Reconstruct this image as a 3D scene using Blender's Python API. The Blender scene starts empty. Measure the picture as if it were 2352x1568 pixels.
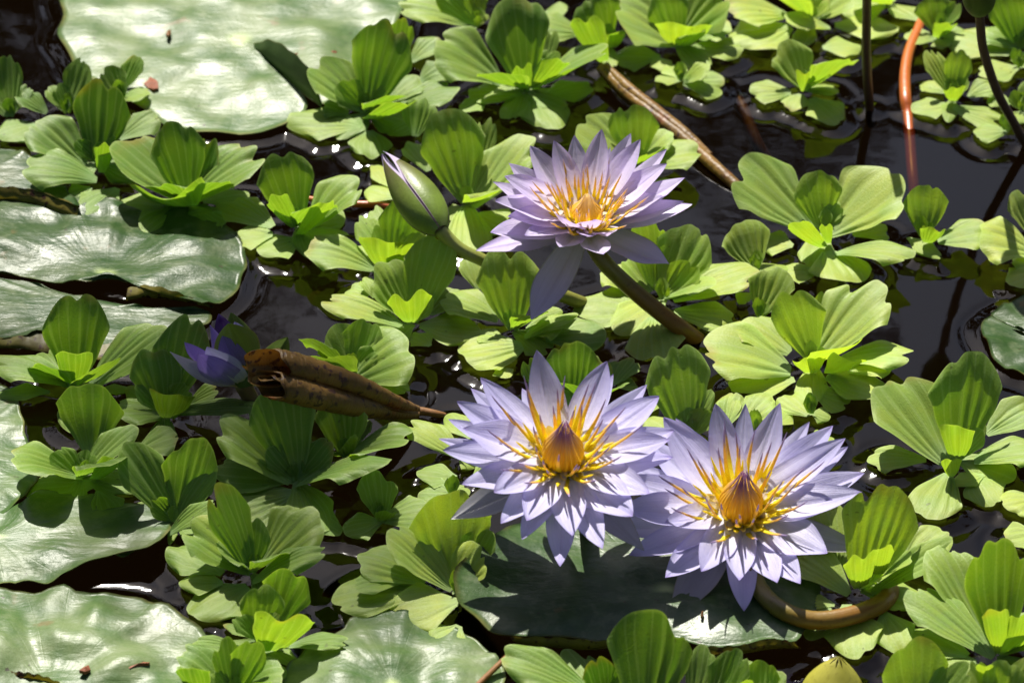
import bpy, math, random
import numpy as np
from mathutils import Vector, kdtree, noise

# ------------------------------------------------------------------ camera, sky, sun, exposure
S = bpy.context.scene
COL = S.collection
DEP, DIST, FRAME_W = math.radians(37), 1.65, 0.56        # look-down angle, metres to the middle, metres across
LENS = 36 * DIST / FRAME_W
cam_d = bpy.data.cameras.new('camera'); cam = bpy.data.objects.new('camera', cam_d); COL.objects.link(cam)
CP = Vector((0, -math.cos(DEP) * DIST, math.sin(DEP) * DIST))
cam.location = CP; cam.rotation_euler = (math.pi / 2 - DEP, 0, 0)
cam_d.lens = LENS; cam_d.clip_start = 0.05; cam_d.clip_end = 400
cam_d.dof.use_dof = True; cam_d.dof.focus_distance = 1.56; cam_d.dof.aperture_fstop = 13
S.camera = cam
S.view_settings.view_transform = 'Standard'; S.view_settings.look = 'None'
S.view_settings.exposure = 0.78; S.view_settings.gamma = 1; S.view_settings.use_curve_mapping = False
S.cycles.use_denoising = True
S.cycles.max_bounces = 5; S.cycles.transparent_max_bounces = 8; S.cycles.caustics_reflective = False; S.cycles.caustics_refractive = False
SUN_EL, SUN_AZ = math.radians(53), math.radians(-14)     # azimuth from +Y towards +X
W = bpy.data.worlds.new('World'); S.world = W; W.use_nodes = True
wn = W.node_tree.nodes; sky = wn.new('ShaderNodeTexSky'); sky.sky_type = 'NISHITA'; sky.sun_disc = False
sky.sun_elevation = SUN_EL; sky.sun_rotation = SUN_AZ % (2 * math.pi); sky.dust_density = 1.3; sky.air_density = 0.9; sky.ozone_density = 1.0
W.node_tree.links.new(sky.outputs[0], wn['Background'].inputs[0]); wn['Background'].inputs[1].default_value = 0.08
sun_d = bpy.data.lights.new('sun', 'SUN'); sun_d.energy = 5.0; sun_d.angle = math.radians(0.6); sun_d.color = (1, 0.95, 0.86)
sun = bpy.data.objects.new('sun', sun_d); COL.objects.link(sun)
SUNV = Vector((math.sin(SUN_AZ) * math.cos(SUN_EL), math.cos(SUN_AZ) * math.cos(SUN_EL), math.sin(SUN_EL)))
sun.rotation_euler = SUNV.to_track_quat('Z', 'Y').to_euler()

# ------------------------------------------------------------------ measuring helpers: where a sight line meets the pond
rng = random.Random(7)
CR = Vector((1, 0, 0)); CF = Vector((0, math.cos(DEP), -math.sin(DEP))); CU = CR.cross(CF)
PW, PH = 2352.0, 1568.0
FPX = PW * LENS / 36
def ray(x, y): return (CF + CR * ((x - PW / 2) / FPX) + CU * ((PH / 2 - y) / FPX))
def pix(x, y, z=0.0):
    d = ray(x, y); return CP + d * ((z - CP.z) / d.z)
def scale_at(p): return FPX / (p - CP).dot(CF)           # picture units per metre at a point
def proj(p):
    q = p - CP; k = FPX / q.dot(CF); return Vector((PW / 2 + q.dot(CR) * k, PH / 2 - q.dot(CU) * k))
OFF = {}
for j, oy in enumerate((0, 900, 1780)):
    for i, ox in enumerate((0, 1000, 2000, 3000)):
        OFF['ABCDEFGHIJKL'[j * 4 + i]] = (ox / 1.7415, oy / 1.7415, 0.3479)
OFF['S'] = (1750 / 1.7415, 1380 / 1.7415, 0.3296); OFF['T'] = (2400 / 1.7415, 1580 / 1.7415, 0.3369); OFF['U'] = (1850 / 1.7415, 480 / 1.7415, 0.3002)
OFF['Z'] = (0, 0, 1)
def co(reg, x, y):
    o = OFF[reg]; return (o[0] + x * o[2], o[1] + y * o[2])

# ------------------------------------------------------------------ object helpers
def tag(o, label=None, cat=None, group=None, kind=None):
    if label: o['label'] = label
    if cat: o['category'] = cat
    if group: o['group'] = group
    if kind: o['kind'] = kind
    return o
def empty(name, loc):
    o = bpy.data.objects.new(name, None); COL.objects.link(o); o.location = loc; o.empty_display_size = 0.01; return o
def mesh(name, verts, faces, mats, parent=None, uv=None, color=None, mi=None, smooth=True):
    me = bpy.data.meshes.new(name)
    V = np.asarray(verts, dtype=np.float32).reshape(-1, 3)
    if parent is not None: V = V - np.array(parent_origin(parent), dtype=np.float32)
    me.from_pydata(V.tolist(), [], faces)
    if smooth: me.polygons.foreach_set('use_smooth', [True] * len(me.polygons))
    if uv is not None:
        L = me.uv_layers.new(name='UVMap'); vi = np.zeros(len(me.loops), dtype=np.int32); me.loops.foreach_get('vertex_index', vi)
        L.data.foreach_set('uv', np.asarray(uv, dtype=np.float32)[vi].ravel())
    for m in (mats if isinstance(mats, (list, tuple)) else [mats]): me.materials.append(m)
    if mi is not None: me.polygons.foreach_set('material_index', mi)
    o = bpy.data.objects.new(name, me); COL.objects.link(o)
    if parent is not None: o.parent = parent
    if color is not None: o.color = (*color, 1)
    return o
def parent_origin(p):
    v = Vector((0, 0, 0))
    while p is not None: v = v + p.location; p = p.parent
    return v
def grid_faces(nv, nu, close=False):
    F = []
    for j in range(nv - 1):
        for i in range(nu - 1 if not close else nu):
            a = j * nu + i; b = j * nu + (i + 1) % nu
            F.append((a, b, b + nu, a + nu))
    return F
def n3(v): return np.array((v[0], v[1], v[2]), dtype=float)
def spline(pts, n):
    P = np.array([list(p) for p in pts], dtype=float)
    P = np.vstack([2 * P[0] - P[1], P, 2 * P[-1] - P[-2]]); out = []
    m = len(P) - 3
    for q in np.linspace(0, m - 1e-6, n):
        i = int(q); t = q - i; a, b, c, d = P[i:i + 4]
        out.append(0.5 * (2 * b + (c - a) * t + (2 * a - 5 * b + 4 * c - d) * t * t + (3 * b - a - 3 * c + d) * t ** 3))
    return np.array(out)
def tube(name, pts, radii, mat, parent=None, n=28, seg=14, color=None, cap=True):
    P = spline(pts, n); R = np.interp(np.linspace(0, 1, n), np.linspace(0, 1, len(radii)), radii)
    V, UV = [], []; T = np.gradient(P, axis=0); side = None
    for j in range(n):
        t = T[j] / np.linalg.norm(T[j])
        if side is None: side = np.cross(t, (0.3, 0.2, 1.0))
        side = side - t * side.dot(t); side /= np.linalg.norm(side); up = np.cross(t, side)
        for i in range(seg):
            a = 2 * math.pi * i / seg; V.append(P[j] + R[j] * (math.cos(a) * side + math.sin(a) * up)); UV.append((i / seg, j / n))
    F = grid_faces(n, seg, True)
    if cap:
        F.append(tuple(reversed(range(seg)))); F.append(tuple(range((n - 1) * seg, n * seg)))
    return mesh(name, V, F, mat, parent, UV, color)

# ------------------------------------------------------------------ materials
class NT:
    def __init__(s, name):
        s.m = bpy.data.materials.new(name); s.m.use_nodes = True; s.t = s.m.node_tree; s.t.nodes.clear()
        s.out = s.n('ShaderNodeOutputMaterial')
    def n(s, typ, **kw):
        nd = s.t.nodes.new(typ)
        for k, v in kw.items(): setattr(nd, k, v)
        return nd
    def set(s, sock, v):
        if hasattr(v, 'is_output'): s.t.links.new(v, sock)
        elif v is not None: sock.default_value = v
    def math(s, op, a, b=None, c=None, clamp=False):
        nd = s.n('ShaderNodeMath', operation=op); nd.use_clamp = clamp
        for i, v in enumerate((a, b, c)): s.set(nd.inputs[i], v)
        return nd.outputs[0]
    def mix(s, f, a, b, mode='MIX'):
        nd = s.n('ShaderNodeMix', data_type='RGBA', blend_type=mode); s.set(nd.inputs[0], f)
        s.set(nd.inputs[6], (*a, 1) if isinstance(a, tuple) else a); s.set(nd.inputs[7], (*b, 1) if isinstance(b, tuple) else b)
        return nd.outputs[2]
    def ss(s, x, e0, e1):
        nd = s.n('ShaderNodeMapRange', interpolation_type='SMOOTHSTEP'); s.set(nd.inputs[0], x); nd.inputs[1].default_value = e0; nd.inputs[2].default_value = e1
        return nd.outputs[0]
    def noise(s, vec, scale, detail=3, rough=0.55, typ='ShaderNodeTexNoise'):
        nd = s.n(typ); s.set(nd.inputs['Vector'], vec); nd.inputs['Scale'].default_value = scale
        if 'Detail' in nd.inputs: nd.inputs['Detail'].default_value = detail
        if 'Roughness' in nd.inputs: nd.inputs['Roughness'].default_value = rough
        return nd.outputs[0]
    def uv(s):
        u = s.n('ShaderNodeUVMap'); u.uv_map = 'UVMap'; x = s.n('ShaderNodeSeparateXYZ'); s.t.links.new(u.outputs[0], x.inputs[0])
        return u.outputs[0], x.outputs[0], x.outputs[1]
    def scalev(s, vec, sc):
        nd = s.n('ShaderNodeMapping'); s.set(nd.inputs[0], vec); nd.inputs[3].default_value = sc; return nd.outputs[0]
    def pos(s): return s.n('ShaderNodeNewGeometry').outputs['Position']
    def rnd(s): return s.n('ShaderNodeObjectInfo').outputs['Random']
    def bump(s, h, st, d=0.001):
        nd = s.n('ShaderNodeBump'); nd.inputs['Strength'].default_value = st; nd.inputs['Distance'].default_value = d; s.set(nd.inputs['Height'], h); return nd.outputs[0]
    def pbr(s, col, rough, spec=0.5, nrm=None, **kw):
        b = s.n('ShaderNodeBsdfPrincipled'); s.set(b.inputs['Base Color'], (*col, 1) if isinstance(col, tuple) else col)
        s.set(b.inputs['Roughness'], rough); s.set(b.inputs['Specular IOR Level'], spec)
        if nrm is not None: s.set(b.inputs['Normal'], nrm)
        for k, v in kw.items(): s.set(b.inputs[k], v)
        return b.outputs[0]
    def leafy(s, col, tcol, fac, rough, spec, nrm=None, **kw):
        p = s.pbr(col, rough, spec, nrm, **kw); t = s.n('ShaderNodeBsdfTranslucent'); s.set(t.inputs[0], (*tcol, 1) if isinstance(tcol, tuple) else tcol)
        if nrm is not None: s.set(t.inputs[1], nrm)
        x = s.n('ShaderNodeMixShader'); s.set(x.inputs[0], fac); s.t.links.new(p, x.inputs[1]); s.t.links.new(t.outputs[0], x.inputs[2]); return x.outputs[0]
    def done(s, sh):
        s.t.links.new(sh, s.out.inputs[0]); return s.m

def m_lettuce():
    k = NT('lettuce_leaf'); uv, u, v = k.uv(); oi = k.n('ShaderNodeObjectInfo'); base = oi.outputs['Color']; pos = k.pos()
    blot = k.noise(pos, 90, 3); net = k.n('ShaderNodeTexVoronoi', feature='DISTANCE_TO_EDGE'); k.set(net.inputs['Vector'], k.scalev(uv, (18, 26, 1))); net.inputs['Scale'].default_value = 1.0
    c = k.mix(k.math('MULTIPLY', k.ss(blot, 0.35, 0.7), 0.55), base, k.mix(1.0, base, (1.25, 1.06, 0.75), 'MULTIPLY'))
    c = k.mix(k.math('MULTIPLY', k.ss(k.noise(pos, 35, 2), 0.5, 0.72), 0.5), c, k.mix(1.0, c, (0.72, 0.88, 0.85), 'MULTIPLY'))
    rib = k.math('ABSOLUTE', k.math('SINE', k.math('ADD', k.math('MULTIPLY', k.math('ADD', u, k.math('MULTIPLY', k.noise(k.scalev(uv, (2.2, 0.4, 1)), 1.0, 2), 0.5)), 11.0), k.math('MULTIPLY', oi.outputs['Random'], 9.0))))
    c = k.mix(k.math('MULTIPLY', k.ss(rib, 0.86, 1.0), 0.32), c, k.mix(0.5, c, (0.62, 0.74, 0.36)))
    c = k.mix(k.math('MULTIPLY', k.ss(net.outputs[0], 0.09, 0.0), 0.16), c, (0.05, 0.14, 0.02))
    c = k.mix(k.math('MULTIPLY', k.ss(v, 0.32, 0.0), 0.5), c, (0.42, 0.60, 0.30))                       # pale downy foot of the leaf
    edge = k.math('MAXIMUM', k.ss(k.math('ABSOLUTE', u), 0.93, 1.0), k.ss(v, 0.955, 1.0))
    c = k.mix(k.math('MULTIPLY', edge, 0.5), c, (0.50, 0.62, 0.20))
    old = k.math('MULTIPLY', k.ss(k.noise(pos, 24, 3), 0.56, 0.68), k.ss(v, 0.82, 1.0))
    c = k.mix(k.math('MULTIPLY', old, 0.55), c, (0.42, 0.30, 0.06))
    spot = k.ss(k.noise(pos, 210, 1), 0.755, 0.79); c = k.mix(k.math('MULTIPLY', spot, 0.55), c, (0.10, 0.11, 0.03))
    t = k.mix(1.0, c, (1.18, 1.32, 0.30), 'MULTIPLY')
    h = k.math('ADD', k.noise(pos, 900, 2), k.math('MULTIPLY', k.noise(k.scalev(uv, (45, 3, 1)), 1.0, 2), 1.2))
    nb = k.bump(h, 0.35, 0.0006)
    return k.done(k.leafy(c, t, 0.42, 0.47, 0.45, nb, **{'Sheen Weight': 0.25, 'Sheen Roughness': 0.4}))
def m_petal(name, c_in, c_out, tcol, streak=(0.40, 0.36, 0.75)):
    k = NT(name); uv, u, v = k.uv(); pos = k.pos()
    c = k.mix(k.ss(v, 0.15, 0.95), c_in, c_out); c = k.mix(k.math('MULTIPLY', k.ss(v, 0.90, 1.0), 0.6), c, (0.30, 0.20, 0.62)); c = k.mix(k.math('MULTIPLY', k.ss(v, 0.26, 0.06), 0.9), c, (0.92, 0.72, 0.10))
    st = k.noise(k.scalev(uv, (20, 0.9, 1)), 1.0, 4, 0.6); c = k.mix(k.math('MULTIPLY', k.ss(st, 0.42, 0.72), 0.32), c, streak)
    c = k.mix(k.math('MULTIPLY', k.ss(k.math('ABSOLUTE', u), 0.86, 1.0), 0.45), c, streak)
    c = k.mix(k.math('MULTIPLY', k.ss(k.noise(pos, 60, 2), 0.5, 0.75), 0.22), c, (0.50, 0.40, 0.82))
    h = k.math('ADD', k.math('MULTIPLY', k.noise(k.scalev(uv, (26, 2, 1)), 1.0, 3), 1.6), k.noise(pos, 420, 2))
    return k.done(k.leafy(c, k.mix(1.0, c, tcol, 'MULTIPLY'), 0.42, 0.42, 0.4, k.bump(h, 0.35, 0.0007)))
def m_sepal(name, c0, c1):
    k = NT(name); uv, u, v = k.uv(); pos = k.pos()
    c = k.mix(k.ss(v, 0.1, 0.9), c0, c1); c = k.mix(k.math('MULTIPLY', k.ss(k.noise(k.scalev(uv, (22, 1, 1)), 1, 3), 0.45, 0.7), 0.35), c, k.mix(1.0, c, (0.6, 0.6, 0.65), 'MULTIPLY'))
    c = k.mix(k.math('MULTIPLY', k.ss(k.math('ABSOLUTE', u), 0.9, 1.0), 0.6), c, (0.22, 0.20, 0.05))
    return k.done(k.leafy(c, c, 0.22, 0.36, 0.5, k.bump(k.noise(pos, 500, 3), 0.25, 0.0006)))
def m_bud():
    k = NT('bud_sepal'); uv, u, v = k.uv(); pos = k.pos()
    c = k.mix(k.ss(v, 0.0, 0.95), (0.17, 0.26, 0.035), (0.085, 0.07, 0.022)); c = k.mix(k.math('MULTIPLY', k.ss(k.noise(pos, 1500, 2), 0.55, 0.7), 0.5), c, (0.035, 0.045, 0.01))
    c = k.mix(k.math('MULTIPLY', k.ss(k.noise(pos, 70, 2), 0.45, 0.7), 0.5), c, (0.06, 0.09, 0.015))
    c = k.mix(k.ss(k.math('ABSOLUTE', u), 0.93, 1.0), c, (0.34, 0.22, 0.36))
    return k.done(k.pbr(c, 0.42, 0.45, k.bump(k.noise(pos, 700, 2), 0.25, 0.0005)))
def m_stamen(name='stamen', y0=0.42, tipc=(0.50, 0.40, 0.70)):
    k = NT(name); uv, u, v = k.uv(); oi = k.n('ShaderNodeObjectInfo')
    c = k.mix(k.ss(v, y0, y0 + 0.2), (1.0, 0.87, 0.05), (0.95, 0.68, 0.20)); c = k.mix(k.ss(v, y0 + 0.28, y0 + 0.42), c, tipc)
    c = k.mix(k.math('MULTIPLY', k.ss(k.noise(k.pos(), 900, 2), 0.45, 0.7), 0.4), c, k.mix(1.0, c, (0.75, 0.6, 0.5), 'MULTIPLY'))
    return k.done(k.leafy(c, k.mix(1.0, c, (1.0, 1.0, 0.8), 'MULTIPLY'), 0.48, 0.5, 0.3, k.bump(k.noise(k.pos(), 1600, 2), 0.4, 0.0004)))
def m_cone(name, tipc):
    k = NT(name); uv, u, v = k.uv()
    c = k.mix(k.ss(v, 0.10, 0.50), (1.0, 0.82, 0.04), (0.96, 0.60, 0.05)); c = k.mix(k.ss(v, 0.48, 0.88), c, tipc)
    e = k.math('ABSOLUTE', k.math('SUBTRACT', k.math('MULTIPLY', u, 2.0), 1.0)); c = k.mix(k.math('MULTIPLY', k.ss(k.noise(k.scalev(uv, (5, 2, 1)), 1.5, 3), 0.45, 0.7), 0.35), c, (0.42, 0.14, 0.05))
    return k.done(k.leafy(c, k.mix(1.0, c, (1.0, 1.0, 0.8), 'MULTIPLY'), 0.34, 0.45, 0.35, k.bump(k.noise(k.pos(), 1400, 2), 0.3, 0.0004)))
def m_pad(name, c_a, c_b, rough=0.42, spec=0.36):
    k = NT(name); uv, u, v = k.uv(); pos = k.pos()
    n1 = k.noise(pos, 26, 6, 0.65); c = k.mix(k.ss(n1, 0.36, 0.66), c_a, c_b); c = k.mix(k.math('MULTIPLY', k.ss(k.noise(pos, 120, 4, 0.6), 0.48, 0.68), 0.4), c, k.mix(0.5, c, (0.24, 0.26, 0.16)))
    # veins: the UV runs round the pad in u and from its heart outward in v
    def veins(cnt, w, st):
        f = k.math('FRACT', k.math('MULTIPLY', k.math('ADD', u, k.math('MULTIPLY', k.math('SUBTRACT', k.noise(k.scalev(pos, (1, 1, 1)), 30, 2), 0.5), 0.012)), cnt))
        d = k.math('MULTIPLY', k.math('ABSOLUTE', k.math('SUBTRACT', f, 0.5)), k.math('ADD', v, 0.12)); return k.math('MULTIPLY', k.ss(d, w, 0.0), st)
    ve = veins(22, 0.035, 1.0)
    c = k.mix(k.math('MULTIPLY', ve, 0.06), c, k.mix(0.5, c, (0.40, 0.50, 0.22)))
    rim = k.ss(v, 0.97, 1.0); c = k.mix(k.math('MULTIPLY', rim, k.math('MULTIPLY', k.ss(k.noise(pos, 30, 2), 0.4, 0.65), 0.6)), c, (0.17, 0.14, 0.03))
    heart = k.ss(v, 0.10, 0.0); c = k.mix(k.math('MULTIPLY', heart, 0.7), c, (0.42, 0.52, 0.20))
    c = k.mix(k.math('MULTIPLY', k.ss(k.noise(pos, 14, 4), 0.56, 0.70), 0.45), c, (0.10, 0.11, 0.05))           # silt
    c = k.mix(k.ss(k.noise(pos, 230, 2), 0.72, 0.76), c, (0.035, 0.028, 0.015))                                # grit
    stain = k.math('MULTIPLY', k.ss(k.noise(pos, 44, 4), 0.66, 0.74), 0.5); c = k.mix(stain, c, (0.17, 0.10, 0.04))
    h = k.math('ADD', k.math('MULTIPLY', k.noise(pos, 17, 2, 0.4), 5.5), k.math('MULTIPLY', k.noise(k.scalev(pos, (90, 260, 1)), 1.0, 3), 0.42))
    h = k.math('ADD', h, k.math('MULTIPLY', ve, -0.03)); h = k.math('ADD', h, k.math('MULTIPLY', k.noise(pos, 380, 4, 0.55), 0.18))
    ro = k.math('ADD', rough, k.math('MULTIPLY', k.math('SUBTRACT', k.noise(pos, 45, 5, 0.55), 0.5), 0.28))
    return k.done(k.pbr(c, ro, spec, k.bump(h, 0.62, 0.0016)))
def m_under():
    k = NT('pad_underside'); pos = k.pos(); c = k.mix(k.ss(k.noise(pos, 45, 3), 0.35, 0.65), (0.20, 0.17, 0.025), (0.10, 0.085, 0.02))
    c = k.mix(k.ss(k.noise(pos, 190, 3), 0.56, 0.66), c, (0.05, 0.018, 0.012))
    return k.done(k.leafy(c, k.mix(1.0, c, (1.3, 1.2, 0.4), 'MULTIPLY'), 0.25, 0.5, 0.35, k.bump(k.noise(pos, 150, 3), 0.4, 0.001)))
def m_stem(name, a, b, sc=60, rough=0.38):
    k = NT(name); uv, u, v = k.uv(); pos = k.pos(); c = k.mix(k.ss(k.math('ADD', v, k.math('MULTIPLY', k.math('SUBTRACT', k.noise(pos, 50, 3), 0.5), 0.5)), 0.2, 0.8), a, b)
    c = k.mix(k.math('MULTIPLY', k.ss(k.noise(pos, 380, 3), 0.58, 0.68), 0.35), c, k.mix(1.0, c, (0.4, 0.35, 0.35), 'MULTIPLY'))
    return k.done(k.pbr(c, rough, 0.5, k.bump(k.math('ADD', k.noise(pos, 300, 3), k.noise(k.scalev(uv, (14, 2, 1)), 1, 2)), 0.25, 0.0008)))
def m_roll():
    k = NT('withered_leaf'); uv, u, v = k.uv(); pos = k.pos(); c = k.mix(k.ss(k.noise(pos, 38, 3), 0.38, 0.62), (0.25, 0.14, 0.035), (0.16, 0.09, 0.022))
    c = k.mix(k.math('MULTIPLY', k.ss(v, 0.75, 1.0), 0.5), c, (0.26, 0.15, 0.08))
    c = k.mix(k.math('MULTIPLY', k.ss(k.noise(pos, 240, 3), 0.56, 0.64), 0.85), c, (0.04, 0.012, 0.02)); c = k.mix(k.math('MULTIPLY', k.ss(k.noise(pos, 75, 2), 0.58, 0.7), 0.6), c, (0.27, 0.09, 0.025))
    rg = k.noise(k.scalev(uv, (1.5, 45, 1)), 1.0, 2); h = k.math('ADD', k.math('MULTIPLY', rg, 1.2), k.noise(pos, 260, 3))
    return k.done(k.leafy(c, k.mix(1.0, c, (1.5, 1.0, 0.4), 'MULTIPLY'), 0.22, 0.45, 0.4, k.bump(h, 0.5, 0.0012)))
def m_water():
    k = NT('pond_water'); pos = k.pos()
    h = k.math('ADD', k.noise(pos, 16, 2), k.math('MULTIPLY', k.noise(pos, 70, 2), 0.12)); nb = k.bump(h, 0.10, 0.004)
    f = k.n('ShaderNodeFresnel'); f.inputs[0].default_value = 1.333; k.set(f.inputs['Normal'], nb)
    g = k.n('ShaderNodeBsdfGlossy'); g.inputs['Roughness'].default_value = 0.045; k.set(g.inputs['Normal'], nb); g.inputs[0].default_value = (1, 1, 1, 1)
    t = k.n('ShaderNodeBsdfTransparent'); t.inputs[0].default_value = (0.40, 0.30, 0.17, 1)
    x = k.n('ShaderNodeMixShader'); k.set(x.inputs[0], f.outputs[0]); k.t.links.new(t.outputs[0], x.inputs[1]); k.t.links.new(g.outputs[0], x.inputs[2])
    return k.done(x.outputs[0])
def m_bed():
    k = NT('pond_mud'); c = k.mix(k.noise(k.pos(), 12, 4), (0.003, 0.002, 0.001), (0.008, 0.005, 0.003)); return k.done(k.pbr(c, 0.9, 0.1))
def m_plain(name, col, rough=0.6, bs=300):
    k = NT(name); c = k.mix(k.noise(k.pos(), bs, 3), tuple(x * 0.6 for x in col), col); return k.done(k.pbr(c, rough, 0.3, k.bump(k.noise(k.pos(), bs * 2, 3), 0.4, 0.0006)))
def m_drop():
    k = NT('water_bead'); return k.done(k.pbr((1.0, 1.0, 1.0), 0.02, 0.5, None, **{'Transmission Weight': 1.0, 'IOR': 1.333}))
def m_disc():
    k = NT('yellow_stamen_disc'); uv, u, v = k.uv(); c = k.mix(k.ss(v, 0.55, 1.0), (1.0, 0.74, 0.02), (0.98, 0.86, 0.30)); c = k.mix(k.math('MULTIPLY', k.ss(k.noise(k.scalev(uv, (60, 2, 1)), 1.0, 2), 0.45, 0.7), 0.4), c, (0.90, 0.52, 0.02))
    return k.done(k.leafy(c, c, 0.45, 0.5, 0.3, k.bump(k.noise(k.scalev(uv, (60, 2, 1)), 1.0, 2), 0.5, 0.0008)))
M = dict(disc=m_disc(), leaf=m_lettuce(), petal=m_petal('lilac_petal', (0.89, 0.87, 0.95), (0.61, 0.58, 0.90), (0.98, 0.96, 1.0)),
         petal_pale=m_petal('pale_pink_lilac_petal', (0.94, 0.87, 0.94), (0.74, 0.66, 0.92), (1.0, 0.92, 1.0), (0.50, 0.38, 0.76)),
         violet=m_petal('violet_petal', (0.58, 0.50, 0.80), (0.36, 0.26, 0.70), (0.9, 0.8, 1.0), (0.16, 0.08, 0.42)),
         violet_dark=m_petal('dark_violet_petal', (0.16, 0.07, 0.24), (0.10, 0.03, 0.20), (0.9, 0.6, 1.0), (0.06, 0.01, 0.12)), sepal=m_sepal('grey_sepal', (0.42, 0.42, 0.46), (0.30, 0.30, 0.32)), sepal_lilac=m_sepal('lilac_sepal', (0.60, 0.54, 0.66), (0.52, 0.44, 0.72)), sepal_green=m_sepal('green_sepal', (0.08, 0.13, 0.025), (0.13, 0.20, 0.03)),
         bud=m_bud(), stamen=m_stamen(), stamen_y=m_stamen('yellow_stamen', 0.55, (0.80, 0.66, 0.80)), stamen_b=m_stamen('yellow_stamen_foot', 0.95), cone=m_cone('stamen_cone', (0.24, 0.11, 0.34)), cone_y=m_cone('yellow_stamen_cone', (0.95, 0.72, 0.40)),
         pad=m_pad('lily_pad', (0.045, 0.10, 0.02), (0.14, 0.19, 0.075)), pad_mid=m_pad('grey_green_lily_pad', (0.018, 0.050, 0.010), (0.050, 0.082, 0.028), 0.37, 0.20), pad_shade=m_pad('shade_tinted_lily_pad', (0.022, 0.055, 0.010), (0.055, 0.10, 0.030), 0.36, 0.36), under=m_under(),
         stem=m_stem('flower_stem', (0.15, 0.13, 0.02), (0.23, 0.10, 0.02)), stem_g=m_stem('green_stem', (0.26, 0.30, 0.06), (0.20, 0.20, 0.04)), stem_d=m_stem('dark_stem', (0.17, 0.10, 0.06), (0.09, 0.045, 0.028)),
         stem_o=m_stem('orange_stem', (0.46, 0.12, 0.02), (0.36, 0.07, 0.015)), roll=m_roll(), water=m_water(), bed=m_bed(), brown=m_plain('dry_brown_leaf', (0.30, 0.10, 0.05)), twig=m_plain('twig', (0.26, 0.12, 0.04)),
         ybud=m_stem('yellow_bud', (0.42, 0.42, 0.05), (0.35, 0.33, 0.05)), drop=m_drop())

# ------------------------------------------------------------------ growing helpers
EDGE = []                                  # points where something meets the water: the water surface climbs there
def solve_elev(B, x, y, deg, front=False):
    """the point on a sight line that stands at a given slope above B"""
    d = ray(x, y); t0 = (0.002 - CP.z) / d.z; ts = np.linspace(t0, t0 * 0.80, 400)
    Pts = n3(CP) + ts[:, None] * n3(d); D = Pts - n3(B); hz = np.hypot(D[:, 0], D[:, 1]); el = np.degrees(np.arctan2(D[:, 2], hz))
    m = int(np.argmax(el))
    if front:
        idx = [i for i in range(m, len(ts)) if el[i] <= deg]; i = idx[0] if idx else m
    else:
        idx = [i for i in range(0, m + 1) if el[i] >= deg]; i = idx[0] if idx else m
    return Vector(Pts[i])
def app_width(s, mid, adir, wpx, lo):
    """true width that shows as wpx across the axis"""
    p0 = proj(mid); a2 = proj(mid + adir * 0.005) - p0; s2 = proj(mid + s * 0.005) - p0
    sc = scale_at(mid) * 0.005; per = abs(a2.x * s2.y - a2.y * s2.x) / max(a2.length, 1e-6) / sc
    return wpx / scale_at(mid) / max(per, lo)
SLOPE = dict(f=4, l=15, m=31, u=47, v=61, g=72)
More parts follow.
